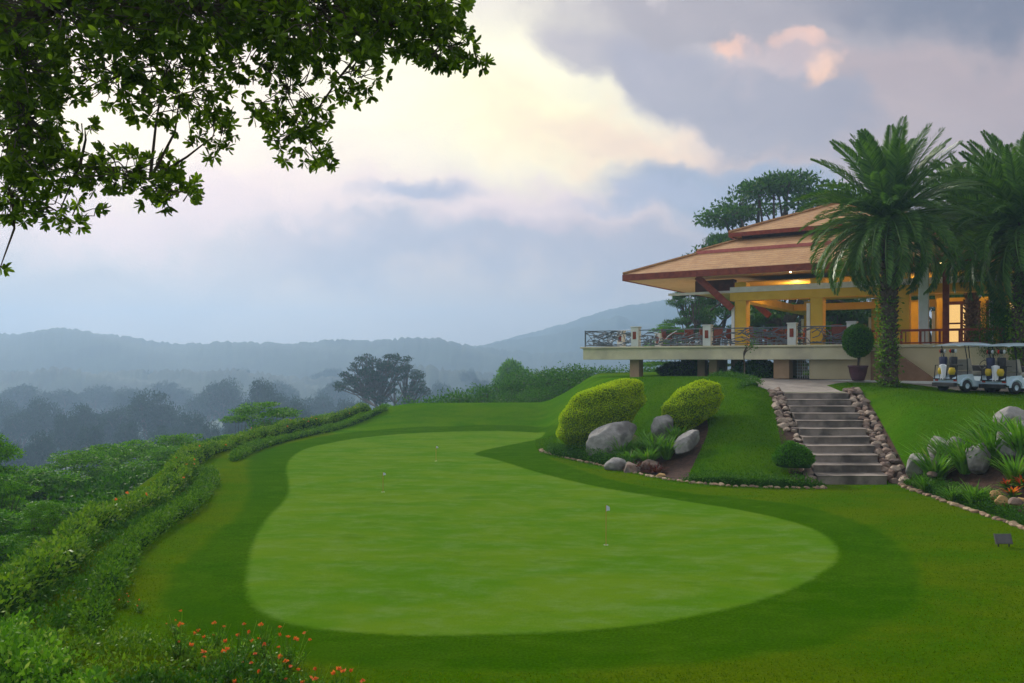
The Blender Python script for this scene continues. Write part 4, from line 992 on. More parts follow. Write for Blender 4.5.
# ================================================================== GOLF CARTS
def make_cart():
    r = thing('golf_cart', '', 'golf cart')
    # +x is forward
    b = MB(); b.prism([(-1.12, .34), (-1.12, .52), (-.95, .62), (-.45, .64), (-.35, .40), (.35, .34), (.62, .62), (.95, .60), (1.15, .44), (1.15, .30), (.4, .22), (-.6, .24)], 1, -.55, .55)
    b.build('body', M['cartwhite'], r, bevel=.03)
    for s_ in (-1, 1):
        for cx in (-.72, .74):
            V = []; n = 12
            for k in range(n + 1):
                a = PI * k / n
                for rr_, yy in ((.27, .52), (.31, .52), (.31, .60), (.27, .60)): V.append((cx + rr_ * math.cos(a), s_ * yy, .23 + rr_ * math.sin(a)))
            q = [(4 * k + j, 4 * k + (j + 1) % 4, 4 * k + 4 + (j + 1) % 4, 4 * k + 4 + j) for k in range(n) for j in range(4)]
            MB().add(V, np.array(q)).build('fender', M['cartwhite'], r, autofix=True)
            w = MB()
            prof = [(.10, -.09), (.20, -.095), (.225, -.06), (.23, 0), (.225, .06), (.20, .095), (.10, .09)]
            V = [(cx + p * math.cos(2 * PI * k / 24), s_ * .50 + yy, .23 + p * math.sin(2 * PI * k / 24)) for p, yy in prof for k in range(24)]
            q = [(i * 24 + k, i * 24 + (k + 1) % 24, (i + 1) * 24 + (k + 1) % 24, (i + 1) * 24 + k) for i in range(6) for k in range(24)]
            wh = w.add(V, np.array(q)).build('tyre', M['black'], r, smooth=True)
            V = [(cx, s_ * .56, .23)] + [(cx + .11 * math.cos(2 * PI * k / 16), s_ * .575, .23 + .11 * math.sin(2 * PI * k / 16)) for k in range(16)]
            MB().add(V, [(0, 1 + k, 1 + (k + 1) % 16) for k in range(16)]).build('rim', M['cartwhite'], wh)
    b = MB(); b.box((-.35, -.52, .26), (.42, .52, .345)); b.box((-1.28, -.5, .20), (-1.125, .5, .34)); b.build('floor_and_bumper', M['black'], r, bevel=.01)
    b = MB(); b.box((-.42, -.5, .62), (.10, .5, .78)); b.build('seat', M['seat'], r, bevel=.04)
    b = MB(); b.prism([(-.50, .80), (-.40, .80), (-.50, 1.22), (-.58, 1.22)], 1, -.50, .50); b.build('backrest', M['seat'], r, bevel=.03)
    b = MB(); b.prism([(.55, .60), (.75, .60), (.70, .98), (.55, 1.0)], 1, -.5, .5); b.build('dashboard', M['black'], r, bevel=.02)
    b = MB(); 
    V = []; n = 16
    for k in range(n):
        a = 2 * PI * k / n; V.append(Vector((.44 + .06 * math.sin(a), -.25 + .17 * math.cos(a), 1.02 + .16 * math.sin(a))))
    b.tube(V + [V[0]], .014, 6); b.tube([(.46, -.25, 1.02), (.6, -.25, .85)], .02, 6); b.build('steering_wheel', M['black'], r)
    # roof, slightly domed
    b = MB(); nx, ny = 14, 10; V = []
    for i in range(nx + 1):
        for j in range(ny + 1):
            u_ = i / nx * 2 - 1; v_ = j / ny * 2 - 1
            V.append((-.12 + u_ * 1.0, v_ * .60, 1.86 - .10 * abs(u_) ** 2.6 - .07 * abs(v_) ** 3))
    V2 = [(x, y, 1.73) for x, y, z in V]
    q = [(i * (ny + 1) + j, (i + 1) * (ny + 1) + j, (i + 1) * (ny + 1) + j + 1, i * (ny + 1) + j + 1) for i in range(nx) for j in range(ny)]
    N_ = len(V); q2 = [tuple(N_ + t for t in f[::-1]) for f in q]; rim = []
    loop = [i * (ny + 1) for i in range(nx + 1)] + [nx * (ny + 1) + j for j in range(1, ny + 1)] + [i * (ny + 1) + ny for i in range(nx - 1, -1, -1)] + [j for j in range(ny - 1, 0, -1)]
    for k in range(len(loop)): rim.append((loop[k], loop[k - 1], N_ + loop[k - 1], N_ + loop[k]))
    b.add(V + V2, np.array(q + q2 + rim)); b.build('roof', M['cartwhite'], r, smooth=False)
    for s_ in (-1, 1):
        MB().tube([(.80, s_ * .5, .6), (.62, s_ * .52, 1.1), (.55, s_ * .52, 1.74)], .018, 8).build('roof_post', M['black'], r)
        MB().tube([(-.62, s_ * .5, .62), (-.66, s_ * .52, 1.2), (-.78, s_ * .52, 1.74)], .018, 8).build('roof_post', M['black'], r)
    b = MB(); b.prism([(.74, .98), (.76, .98), (.575, 1.72), (.555, 1.72)], 1, -.48, .48); b.build('windscreen', M['glass'], r)
    b = MB(); b.box((-1.20, -.5, .46), (-.85, .5, .50)); b.tube([(-.85, -.5, 1.0), (-1.1, -.5, 1.0), (-1.1, .5, 1.0), (-.85, .5, 1.0)], .018, 6); b.tube([(-1.1, -.5, 1.0), (-1.15, -.5, .5)], .018, 6); b.tube([(-1.1, .5, 1.0), (-1.15, .5, .5)], .018, 6); b.build('bag_rack', M['black'], r)
    for s_ in (-1, 1): MB().box((-1.135, s_ * .42 - .07, .40), (-1.11, s_ * .42 + .07, .46)).build('tail_light', M['red'], r)
    return r
def make_bag(body, acc):
    r = thing('golf_bag', '', 'golf bag')
    b = MB(); b.lathe([(.01, 0), (.13, 0), (.14, .05), (.135, .5), (.15, .82), (.13, .86), (.12, .80), (.01, .78)], 16); b.build('bag_body', M[body], r, smooth=True)
    b = MB(); b.lathe([(.01, .14), (.10, .16), (.13, .30), (.10, .42), (.01, .44)], 12, (-.10, 0, 0)); b.build('pocket', M[acc], r, smooth=True)
    for k, (a, c) in enumerate(((0.3, 'black'), (1.9, 'red'), (3.2, 'black'), (4.6, 'towel'))):
        x, y = math.cos(a) * .06, math.sin(a) * .06
        MB().tube([(x, y, .8), (x * 1.6, y * 1.6, 1.02)], .008, 5).build('club_shaft', M['metal'], r)
        MB().lathe([(.005, 0), (.04, .03), (.05, .09), (.035, .14), (.005, .16)], 10, (x * 1.6, y * 1.6, 1.0)).build('head_cover', M[c], r, smooth=True)
    return r
def make_towel():
    b = MB(); n = 10; V = []
    for i in range(n + 1):
        for j in range(13):
            t = j / 12; a = i / n - .5
            V.append((-.02 - .03 * math.sin(9 * a + t * 3) - .03 * t, a * .36 * (1 - .55 * t), -.58 * t + .02 * math.cos(7 * a)))
    q = [(i * 13 + j, i * 13 + j + 1, (i + 1) * 13 + j + 1, (i + 1) * 13 + j) for i in range(n) for j in range(12)]
    b.add(V, np.array(q)); o = b.build('towel', M['towel'], smooth=True); m = o.modifiers.new('thickness', 'SOLIDIFY'); m.thickness = .015
    return o
cart = make_cart(); bag1 = make_bag('bagblue', 'bagyellow'); bag2 = make_bag('black', 'bagyellow'); tw = make_towel()
TH = math.radians(18)
cx0 = [(969, 30.2, 'first golf cart from the left, white roof, beside the palm trunk'), (1017, 29.4, 'second golf cart, cut off by the right picture edge')]
pos = []
for i, (px, d, lb) in enumerate(cx0):
    x = (px - 512) / F * d; z = H(x, d) ; a = TH
    place(cart, (x, d, z), a, 1.0, lb, 'white golf carts parked side by side')
    def loc(lx, ly, lz): return (x + lx * math.cos(a) - ly * math.sin(a), d + lx * math.sin(a) + ly * math.cos(a), z + lz)
    nm = ['first', 'second'][i]
    place(bag1, loc(-1.0, .24, .50), a, .95, f'navy golf bag with yellow pocket, far side of the {nm} cart rack', 'golf bags on the carts')
    place(bag2, loc(-1.0, -.22, .50), a + .3, .95, f'black golf bag with yellow pocket, near side of the {nm} cart rack', 'golf bags on the carts')
    t = place(tw, loc(-1.13, .1 - .2 * i, 1.02), a + .1, 1, f'white towel hanging from the {nm} golf cart rack', 'towels on the carts')
    t['category'] = 'towel'

# ================================================================== PINS AND SIGN
def make_pin():
    r = thing('practice_pin', '', 'flag pin'); MB().tube([(0, 0, -.05), (0, 0, 1.0)], .0075, 8).build('rod', M['pin'], r)
    b = MB(); V = []
    for i in range(7):
        for j in range(4): V.append((.009 + i * .017, .012 * math.sin(i * 1.2) * i / 6, .99 - j * .05 * (1 - .08 * i) - .02 * i * i / 12))
    b.add(V, np.array([(i * 4 + j, i * 4 + j + 1, (i + 1) * 4 + j + 1, (i + 1) * 4 + j) for i in range(6) for j in range(3)])); o = b.build('flag', M['flag'], r); m = o.modifiers.new('thickness', 'SOLIDIFY'); m.thickness = .004
    MB().lathe([(.054, -.02), (.058, .006), (.052, .006), (.05, -.02)], 14).build('cup_rim', M['white'], r)
    return r
pn = make_pin()
for px, py, h_, lb in ((606, 545, .76, 'tallest practice pin on the near right of the green'), (383, 492, .52, 'small practice pin with blue flag left on the green'), (436, 461, .52, 'farthest small practice pin near the back of the green')):
    place(pn, gl(px, py), rnd.uniform(0, .6), (.75, .75, h_), lb, 'practice pins on the putting green')
sg = thing('notice_sign', 'small dark grey blank sign board on short stakes in the lawn', 'sign', gl(1004, 547))
b = MB(); b.prism([(-.02, .06), (.0, .05), (.07, .225), (.05, .235)], 0, -.155, .155); b.build('board', M['sign'], sg, bevel=.006)
for s_ in (-1, 1): MB().box((s_ * .10 - .01, .0, -.05), (s_ * .10 + .01, .02, .10)).build('stake', M['black'], sg)

# ================================================================== GRASS BLADES in the rough and on the banks
def grass_on(name, label, zones, x0, x1, y0, y1, n, Lb, wb, mat, seed, ypow=1.0):
    rg = np.random.default_rng(seed); x = rg.uniform(x0, x1, n); y = y0 + (y1 - y0) * rg.uniform(0, 1, n) ** ypow
    k = zones(x, y); x, y = x[k], y[k]; z = hgt(x, y); n = len(x)
    a = rg.uniform(0, 2 * PI, n); D = np.column_stack([np.cos(a) * .6, np.sin(a) * .6, np.ones(n)])
    b = MB(); leaves(b, np.column_stack([x, y, z - .006]), D, Lb, wb, rg)
    o = b.build(name, mat); o['kind'] = 'stuff'; o['label'] = label; o['category'] = 'grass'; return o
gA, cA, hA, rA, bL, bR = (np.array(q) for q in (green_w, collar_w, hillp, rim_poly, bedL, bedR)); pA = np.array(pathw); sA = np.array([(8.4, 22.3), (11.6, 22.3), (13.5, 31), (9.9, 31)])
def z_rough(x, y): return (sdist(cA, x, y) < -.05) & (sdist(rA, x, y) > .2) & (sdist(hA, x, y) < 0) & (sdist(bR, x, y) < 0) & (sdist(bL, x, y) < 0) & (sdist(pA, x, y) < 0) & (sdist(sA, x, y) < 0) & (y > 7.5)
def z_bank(x, y): return (sdist(hA, x, y) > 0) & (sdist(bL, x, y) < 0) & (sdist(pA, x, y) < 0) & (sdist(sA, x, y) < -.1)
grass_on('rough_grass', 'slightly longer olive grass of the rough around the collar', z_rough, -9, 18, 7.5, 32, 230000, .035, .010, L['turfblade'], 301, 1.6)
grass_on('bank_grass', 'longer dark green grass on the bank below the balcony', z_bank, 1, 11, 21, 35, 90000, .06, .018, L['bankblade'], 302)
TA = TOE
def z_right(x, y): return (sdist(TA, x, y) > .3) & (sdist(bR, x, y) < 0) & (sdist(pA, x, y) < -.1) & (sdist(sA, x, y) < -.4) & (x > 10)
grass_on('bank_grass', 'short dark green grass of the raised lawn right of the steps', z_right, 10.5, 23, 13, 35, 80000, .045, .015, L['bankblade'], 303)

# ================================================================== LEFT HEDGES
Hd = 'hedge'
hedge('winding_hedge', 'loose yellow-green outer hedge winding along the drop at left', Hd, [(-6.4, 9.0), (-6.9, 10.8), (-7.5, 13), (-8.3, 15.5), (-8.7, 18.5), (-9.1, 21.5), (-10.6, 26), (-11.3, 31), (-11.0, 37), (-9.8, 42), (-8.3, 46)], .66, .44, 'hedge', 420, .085, 41, .25, flowers=(26, 'orange', .055))
hedge('winding_hedge', 'low clipped inner hedge ending halfway along the lawn', Hd, [(-5.3, 9.9), (-5.9, 11.6), (-6.7, 13.8), (-7.2, 16.2), (-7.5, 18.6), (-8.0, 20.6), (-8.7, 22.8), (-9.6, 24.8)], .42, .27, 'hedgemid', 700, .06, 42, .12)
hedge('winding_hedge', 'thin far inner hedge ending near the back mound', Hd, [(-9.6, 27.5), (-10.0, 31), (-9.6, 36), (-8.4, 41), (-7, 44)], .5, .26, 'hedgemid', 480, .08, 43, .15)
hedge('low_ground_cover', 'dark green ground cover filling the strip between the two winding hedges', 'ground cover', [(-5.9, 9.6), (-6.4, 11.3), (-7.1, 13.5), (-7.75, 15.9), (-8.1, 18.6), (-8.55, 21.2), (-9.6, 24.8)], .75, .16, 'hedge_dark', 900, .06, 48, .2, core=False)
# foreground shrubs at bottom left
hedge('foreground_shrub', 'leafy light green shrub filling the bottom left corner', 'shrub', [(-5.4, 4.9), (-4.6, 5.6), (-3.7, 6.2), (-3.0, 6.6)], 1.5, 1.15, 'shrub', 1500, .06, 44, .16, flowers=(6, 'pink', .035))
hedge('foreground_shrub', 'leafy shrub further back at the left edge with pink flowers', 'shrub', [(-7.6, 6.2), (-6.6, 7.6), (-5.7, 8.4), (-5.0, 8.7)], 1.4, .95, 'shrub', 1100, .065, 45, .2, flowers=(26, 'pink', .05))
hedge('foreground_groundcover', 'dark ground cover strip below the flowers at the bottom', 'ground cover', [(-4.0, 8.3), (-3.0, 8.1), (-2.5, 8.1), (-1.9, 8.2)], .9, .22, 'hedge_dark', 1500, .06, 46, .2, core=False)
hedge('foreground_groundcover', 'feathery green ground cover in front of the low inner hedge', 'ground cover', [(-5.9, 9.6), (-5.2, 9.2), (-4.3, 9.1), (-3.4, 9.2)], .9, .20, 'hedge', 1200, .06, 47, .2, core=False)
# orange flowering plants
def flow(seed, nf, mat):
    rg = np.random.default_rng(seed); r = thing('flowering_plant', '', 'flowering plant'); b = MB(); st = MB()
    for k in range(26):
        a = rg.uniform(0, 6.28); rr_ = rg.uniform(0, .25); h_ = rg.uniform(.12, .38); e = (math.cos(a) * rr_ * 1.4, math.sin(a) * rr_ * 1.4, h_)
        st.tube([(math.cos(a) * rr_ * .4, math.sin(a) * rr_ * .4, -.03), e], [.006, .003], 4)
        m = 8; t = rg.uniform(.05, .7, (m, 1)); C = np.array(e) * t + rg.normal(size=(m, 3)) * .02; leaves(b, C, rg.normal(size=(m, 3)), .05, .02, rg)
        if k < nf:
            m = 9; ed = np.array([[math.cos(q), math.sin(q), .35] for q in np.linspace(0, 6.28, m, endpoint=False)]); tl = rg.normal(size=3) * 1.1
            fb = MB(); leaves(fb, np.repeat(np.array(e)[None], m, 0), ed + tl, .042, .03, rg); leaves(fb, np.repeat(np.array(e)[None], 6, 0), ed[:6] * .4 + np.array([0, 0, .8]) + tl, .028, .022, rg); fb.build('flower', M[mat], r)
    b.build('leaves', L['shrub'], r); st.build('stems', L['hedge'], r); return r
fl = [flow(1, 5, 'orange'), flow(2, 3, 'orange'), flow(3, 7, 'orange')]
for i, (px, py) in enumerate([(215, 635), (240, 650), (230, 665), (262, 640), (272, 660), (290, 655), (285, 678), (310, 690), (345, 692), (180, 640), (250, 690)]):
    x, y = G(px, py + 16); place(fl[i % 3], (x, y, H(x, y) + .04), rnd.uniform(0, 6), rnd.uniform(.75, 1.1),
        'orange-flowered plant ' + ['left of the group near the dark collar', 'in the flower drift at the bottom', 'at the bottom edge of the picture'][0 if py < 645 else 1 if py < 675 else 2], 'orange flowers at the bottom left')
for i, (px, py) in enumerate([(100, 590), (125, 600), (140, 604), (178, 625)]):
    x, y = G(px, py + 8); place(fl[1], (x, y, H(x, y)), rnd.uniform(0, 6), .5, 'small orange flower standing alone on the left lawn', 'orange flowers at the bottom left')

# ================================================================== TREES
T_layer = [make_tree('layered_tree', '', 'tree', 6, 3.2, 'layer', 'bright', 22000, .17, .06, 201 + k, .04, 84, flat=.22, cr=.27, up=.1, tr=.06) for k in range(3)]
T_round = [make_tree('bushy_tree', '', 'tree', 6, 3, 'round', 'mid', 16000, .13, .08, 221 + k, .12, 40, cr=.34) for k in range(3)]
T_dark = [make_tree('dark_tree', '', 'tree', 9, 4, 'layer', 'dark', 20000, .20, .09, 241 + k, .18, 60, flat=.34, cr=.25, up=.2) for k in range(2)]
T_val = [make_tree('valley_tree', '', 'tree', 18, 8, 'round', 'misty', 8000, .55, .38, 261 + k, .3, 26, cr=.40) for k in range(3)]
T_open = make_tree('spreading_tree', '', 'tree', 32, 8.6, 'open', 'misty', 11000, .32, .2, 287, .64, 150, flat=.5, cr=.10, tr=.5, up=.2)
sl = 'hillside trees below the left hedge'
for i, (px, yt, w, d, lb) in enumerate([(265, 400, 115, 44, 'layered bright tree rising behind the far bend of the outer hedge'), (330, 412, 70, 52, 'small bright tree before the great spreading tree'), (180, 432, 120, 40, 'flat-topped bright tree left of the hedge bend'),
    (105, 442, 130, 34, 'broad bright tree in the middle of the left hillside'), (40, 466, 130, 28, 'bright layered tree toward the left picture edge'), (-14, 428, 100, 24, 'tall layered tree cut by the left picture edge'),
    (150, 458, 110, 30, 'low bright tree close to the outer hedge'), (225, 433, 80, 47, 'narrow bright tree behind the hedge bend'), (60, 500, 130, 21.5, 'green tree crown pressing against the hedge at left'), (110, 488, 100, 25.5, 'green layered crown next to the hedge curve'),
    (-20, 505, 140, 18.5, 'dark green crown low at the left picture edge'), (15, 530, 120, 17, 'lowest green crown by the left picture edge'), (200, 444, 80, 34, 'small crown touching the outer hedge'), (300, 420, 60, 48, 'small far crown along the outer hedge'),
    (75, 448, 120, 31, 'bright crown behind the broad one on the left hillside'), (135, 438, 110, 37, 'flat bright crown at the upper edge of the left hillside'), (30, 500, 120, 23.5, 'dense green crown left of the hedge middle'), (85, 520, 80, 18.5, 'green crown leaning on the lower hedge'), (-5, 470, 110, 22, 'broad green crown cut by the left edge below the tall tree'), (170, 444, 90, 36, 'bright flat crown right behind the hedge curve'), (45, 545, 60, 15.5, 'small crown close below the lower hedge'),
    (385, 402, 40, 54, 'small palm-like tuft behind the hedge end')]):
    put_tree(T_layer[i % 3], px, yt, w, d, label=lb, group=sl)
for i, (px, yt, w, d, lb) in enumerate([(80, 470, 120, 29, 'round dark bush among the hillside trees at left'), (130, 462, 110, 32, 'round bush under the flat bright crowns'), (35, 492, 120, 25, 'round bush low at the left edge'), (180, 450, 90, 36, 'round bush beside the hedge curve'),
    (10, 470, 100, 28, 'round bush behind the tall left tree'), (60, 512, 110, 20, 'round bush touching the lower hedge'), (100, 495, 100, 24, 'round bush behind the middle of the hedge'), (215, 440, 70, 44, 'round bush at the far hedge bend'), (5, 520, 100, 19, 'round bush lowest at the left edge'), (270, 415, 90, 46, 'round bush below the layered tree at the far bend')]):
    put_tree(T_round[i % 3], px, yt, w, d, label=lb, group='round bushes on the left hillside')
sl = 'trees behind the back mound'
for i, (px, yt, w, d, lb) in enumerate([(425, 393, 90, 62, 'lowest bush behind the left part of the mound'), (455, 385, 95, 60, 'bushy tree behind the middle of the mound'), (492, 375, 100, 62, 'bushy tree in the tree line left of its tallest part'),
    (530, 366, 110, 64, 'rounded tree in the middle of the tree line'), (562, 361, 110, 60, 'tall bushy tree left of the balcony'), (602, 362, 110, 58, 'tall bushy tree behind the balcony corner'), (642, 362, 90, 62, 'bushy tree seen under the balcony'),
    (515, 388, 80, 57, 'low dark bush before the tree line'), (470, 394, 60, 66, 'small bush in the tree line'), (575, 378, 90, 56, 'low dark bush near the golden shrub'), (545, 385, 80, 55, 'low bush at the foot of the tree line'), (690, 372, 80, 62, 'bush under the middle of the balcony'), (740, 372, 80, 60, 'bush under the right of the balcony'), (785, 374, 60, 62, 'dark bush behind the last pier')]):
    put_tree(T_round[i % 3], px, yt, w, d, label=lb, group=sl)
for i, (px, yt, w, d, pr, lb) in enumerate([(512, 358, 62, 105, T_layer[1], 'tall open tree rising beyond the tree line'), (668, 322, 62, 66, T_layer[0], 'bright shrub-like tree behind the left balcony railing'), (700, 326, 60, 68, T_layer[1], 'bright tree behind the balcony between the white posts'),
    (690, 286, 64, 68, T_dark[1], 'dark tree seen under the roof overhang'), (762, 296, 60, 70, T_dark[0], 'dark tree seen through the open pavilion'), (806, 300, 70, 72, T_dark[1], 'dark tree seen between the yellow columns'), (845, 296, 70, 68, T_dark[0], 'dark tree behind the potted topiary'),
    (784, 174, 215, 70, T_dark[0], 'big dark tree standing tall behind the roof'), (722, 232, 80, 76, T_dark[1], 'small tree peeping over the roof at left'), (842, 196, 90, 78, T_dark[1], 'dark tree behind the roof and the largest palm'), (825, 320, 70, 66, T_layer[2], 'bright bush behind the open pavilion'), (752, 326, 60, 64, T_layer[2], 'bright bush behind the corner column')]):
    put_tree(pr, px, yt, w, d, label=lb)
for i, (px, yt, w, d, pr, lb) in enumerate([(1000, 292, 50, 33.5, T_round[1], 'dark bushy shrub between the two right palms'), (925, 215, 110, 62, T_dark[1], 'dark tree behind the palms right of the clubhouse'), (1010, 205, 110, 64, T_dark[0], 'dark tree at the far right behind the palms')]):
    put_tree(pr, px, yt, w, d, label=lb)
for p in T_layer + T_round + T_dark: pass
# valley
put_tree(T_open, 383, 353, 104, 150, .4, 'great spreading tree with open crown beyond the mound', None)
vt = [(152, 388, 62, 235), (118, 404, 45, 240), (85, 403, 40, 225), (42, 396, 48, 260), (20, 410, 36, 250), (66, 412, 34, 210), (190, 410, 40, 215), (225, 376, 48, 330), (263, 378, 46, 240), (300, 396, 36, 210), (285, 392, 30, 250), (245, 400, 36, 210),
      (205, 388, 50, 350), (130, 386, 44, 380), (20, 384, 60, 400), (100, 384, 50, 430), (60, 388, 50, 390), (0, 398, 44, 300), (170, 380, 44, 450), (320, 392, 40, 300), (345, 398, 30, 260), (420, 384, 30, 330), (440, 380, 26, 380), (405, 392, 30, 240), (365, 396, 26, 230),
      (455, 388, 24, 300), (335, 380, 40, 420), (280, 380, 44, 420), (-30, 392, 60, 280), (-60, 380, 60, 400), (235, 412, 30, 190), (160, 424, 30, 190), (92, 424, 34, 185), (40, 430, 36, 180), (5, 436, 34, 175), (128, 420, 30, 200), (210, 420, 30, 185), (275, 408, 30, 180), (480, 378, 26, 420), (505, 376, 30, 440), (470, 368, 22, 520), (240, 368, 30, 560), (80, 372, 50, 560), (150, 370, 50, 600), (330, 368, 40, 600), (20, 370, 50, 600), (400, 370, 40, 560)]
for i, (px, yt, w, d) in enumerate(vt):
    lb = 'large misty tree standing nearest in the valley' if w >= 60 and d < 250 else 'blue-grey misty tree in the %s of the hazy valley' % ('near part' if d < 270 else 'middle' if d < 420 else 'far part')
    put_tree(T_val[i % 3], px, yt, w * .95, d, label=lb, group='misty valley trees ' + ('near' if d < 270 else 'middle' if d < 420 else 'far'))
# distant woods reading as one mass
rg = np.random.default_rng(77); b = MB(); n = 1500
ang = rg.uniform(-.85, .85, n); dd = rg.uniform(240, 640, n) ; xx = dd * np.tan(ang) ; zz = hgt(xx, dd)
for x, y, z in zip(xx, dd, zz):
    r = rg.uniform(2.5, 6); hh = rg.uniform(3, 8)
    clump_leaves(b, (x, y, z + hh * .5), (r, r, hh * .6), 70, 1.6, 1.1, rg, .6)
o = b.build('far_woods', L['misty']); tag(o, None, None, kind='stuff'); o['label'] = 'scrubby woods covering the misty valley floor'; o['category'] = 'woods'

# undergrowth on the slopes outside the rim
rg = np.random.default_rng(78); b = MB()
n = 0
while n < 900:
    x, y = rg.uniform(-32, 26), rg.uniform(4, 72)
    s_ = float(sdist(RIM, np.array([x]), np.array([y]))[0])
    if s_ > -1.0 or s_ < -24: continue
    r = rg.uniform(.7, 1.4); z = H(x, y); clump_leaves(b, (x, y, z + .3), (r, r, r * .7), 260, .16, .09, rg, .6); n += 1
o = b.build('undergrowth', L['under']); o['kind'] = 'stuff'; o['label'] = 'dense green undergrowth on the slope beyond the hedge'; o['category'] = 'undergrowth'

# ================================================================== OVERHANGING TREE, top left
rg = np.random.default_rng(99)
ot = thing('overhanging_tree', 'near tree whose dark leafy branches hang into the top left of the picture', 'tree', (-6.6, 4.6, H(-6.6, 4.6)))
O = np.array(ot.location)
b = MB(); zt = 5.6
b.tube([(0, 0, -.3), (.1, .05, 1.5), (.2, .1, 3.2), (.5, .3, 4.8)], [.34, .27, .24, .2], 12)
lobes = [  # px, py, rx, ry, depth, depth spread, rosettes
    (60, 10, 120, 42, 6.4, 1.0, 420), (190, 5, 110, 50, 6.2, 1.0, 460), (310, 8, 90, 52, 6.2, .9, 380), (395, 22, 60, 36, 6.3, .6, 200), (440, 42, 40, 26, 6.3, .4, 60), (420, 5, 50, 26, 6.3, .5, 60), (467, 62, 20, 12, 6.3, .3, 16),
    (20, 70, 50, 48, 6.4, .8, 190), (25, 130, 38, 56, 6.4, .8, 160), (12, 195, 26, 36, 6.4, .5, 40), (60, 165, 60, 26, 6.3, .5, 60), (120, 170, 60, 24, 6.1, .4, 62), (165, 190, 36, 20, 6.1, .4, 34), (60, 210, 46, 20, 6.3, .4, 34),
    (110, 75, 70, 34, 6.3, .7, 66), (180, 95, 60, 40, 6.2, .7, 62), (215, 135, 24, 26, 6.2, .3, 20), (165, 70, 70, 34, 6.2, .6, 60), (290, 90, 46, 50, 6.1, .5, 64), (300, 135, 34, 30, 6.1, .4, 34), (325, 160, 14, 12, 6.1, .2, 7), (250, 60, 50, 34, 6.2, .5, 38), (350, 75, 40, 28, 6.2, .5, 34), (85, 130, 22, 10, 6.2, .3, 5),
    (0, 268, 5, 5, 6.3, .1, 2), (240, -60, 300, 60, 6.0, 1.4, 260)]
cents = []
hub0 = np.array([.5, .3, 4.8])
lb_ = MB(); tips = []
for (px, py, rx, ry, d, sd, n) in lobes:
    c = np.array(P3(px, py, d)) - O; cents.append((c, n))
# limbs: trunk fork to lobe centres through shared limbs above the frame
l1 = np.array(P3(120, -40, 6.2)) - O; l2 = np.array(P3(300, -20, 6.2)) - O; l0 = np.array(P3(-40, 60, 6.3)) - O; l3 = np.array(P3(390, 15, 6.3)) - O
b.tube([tuple(hub0), tuple((hub0 + l0) / 2 + np.array([0, 0, .1])), tuple(l0), tuple(l1), tuple(l2), tuple(l3)], [.17, .13, .1, .075, .05, .03], 8)
b.tube([tuple(l0), tuple(np.array(P3(30, 120, 6.35)) - O), tuple(np.array(P3(80, 165, 6.3)) - O), tuple(np.array(P3(150, 180, 6.15)) - O)], [.035, .025, .017, .008], 6)
hubs = [l0, l1, l2, l3, np.array(P3(30, 120, 6.35)) - O, np.array(P3(80, 165, 6.3)) - O, np.array(P3(150, 180, 6.15)) - O]
for c, n in cents:
    if n < 10: hb = min(hubs + [x[0] for x in cents if x[1] > 30], key=lambda h: np.linalg.norm(h - c))
    else: hb = min(hubs, key=lambda h: np.linalg.norm(h - c))
    b.tube([tuple(hb), tuple((hb + c) / 2 + rg.normal(size=3) * .05), tuple(c)], [.014, .009, .004], 5)
for (px, py, rx, ry, d, sd, n), (c, _) in zip(lobes, cents):
    for k in range(int(n * 1.25)):
        a = rg.uniform(0, 2 * PI); r_ = math.sqrt(rg.uniform(0, 1)); dz = rg.normal() * sd * .6
        qx, qy = px + rx * r_ * math.cos(a), py + ry * r_ * math.sin(a)
        p = np.array(P3(qx, qy, d + dz)) - O
        if k % 2 == 0:
            e = c + (p - c) * rg.uniform(.1, .5) + rg.normal(size=3) * .04; b.tube([tuple(e), tuple((e + p) / 2 + rg.normal(size=3) * .03), tuple(p)], [.006, .004, .003], 3, cap=False)
        out = p - c; out = out / max(np.linalg.norm(out), 1e-6); ax = unit(out * .7 + rg.normal(size=3) * .5 + np.array([0, 0, -.1]))
        m = rg.integers(6, 11); t1 = unit(np.cross(ax, rg.normal(size=3))); t2 = np.cross(ax, t1); q = np.linspace(0, 2 * PI, m, endpoint=False) + rg.uniform(0, 6)
        D = np.cos(q)[:, None] * t1 + np.sin(q)[:, None] * t2 + ax * rg.uniform(.2, 1.3, m)[:, None]
        leaves(lb_, np.repeat(p[None], m, 0), D, .070, .034, rg, fold=True)
b.build('branches', M['bark'], ot, smooth=True)
lb_.build('leaves', L['near'], ot)

# ================================================================== HAZE
m, nt = new_mat('haze_air'); N = NT(nt)
pv = N.n('ShaderNodeVolumePrincipled'); pv.inputs['Color'].default_value = (.41, .595, .84, 1); pv.inputs['Density'].default_value = .00105; pv.inputs['Anisotropy'].default_value = .4
o = N.n('ShaderNodeOutputMaterial'); N.l(pv.outputs[0], o.inputs['Volume'])
b = MB(); b.box((-1620, -1320, -75), (1620, 1425, 92)); hz = b.build('haze', m); hz['kind'] = 'stuff'

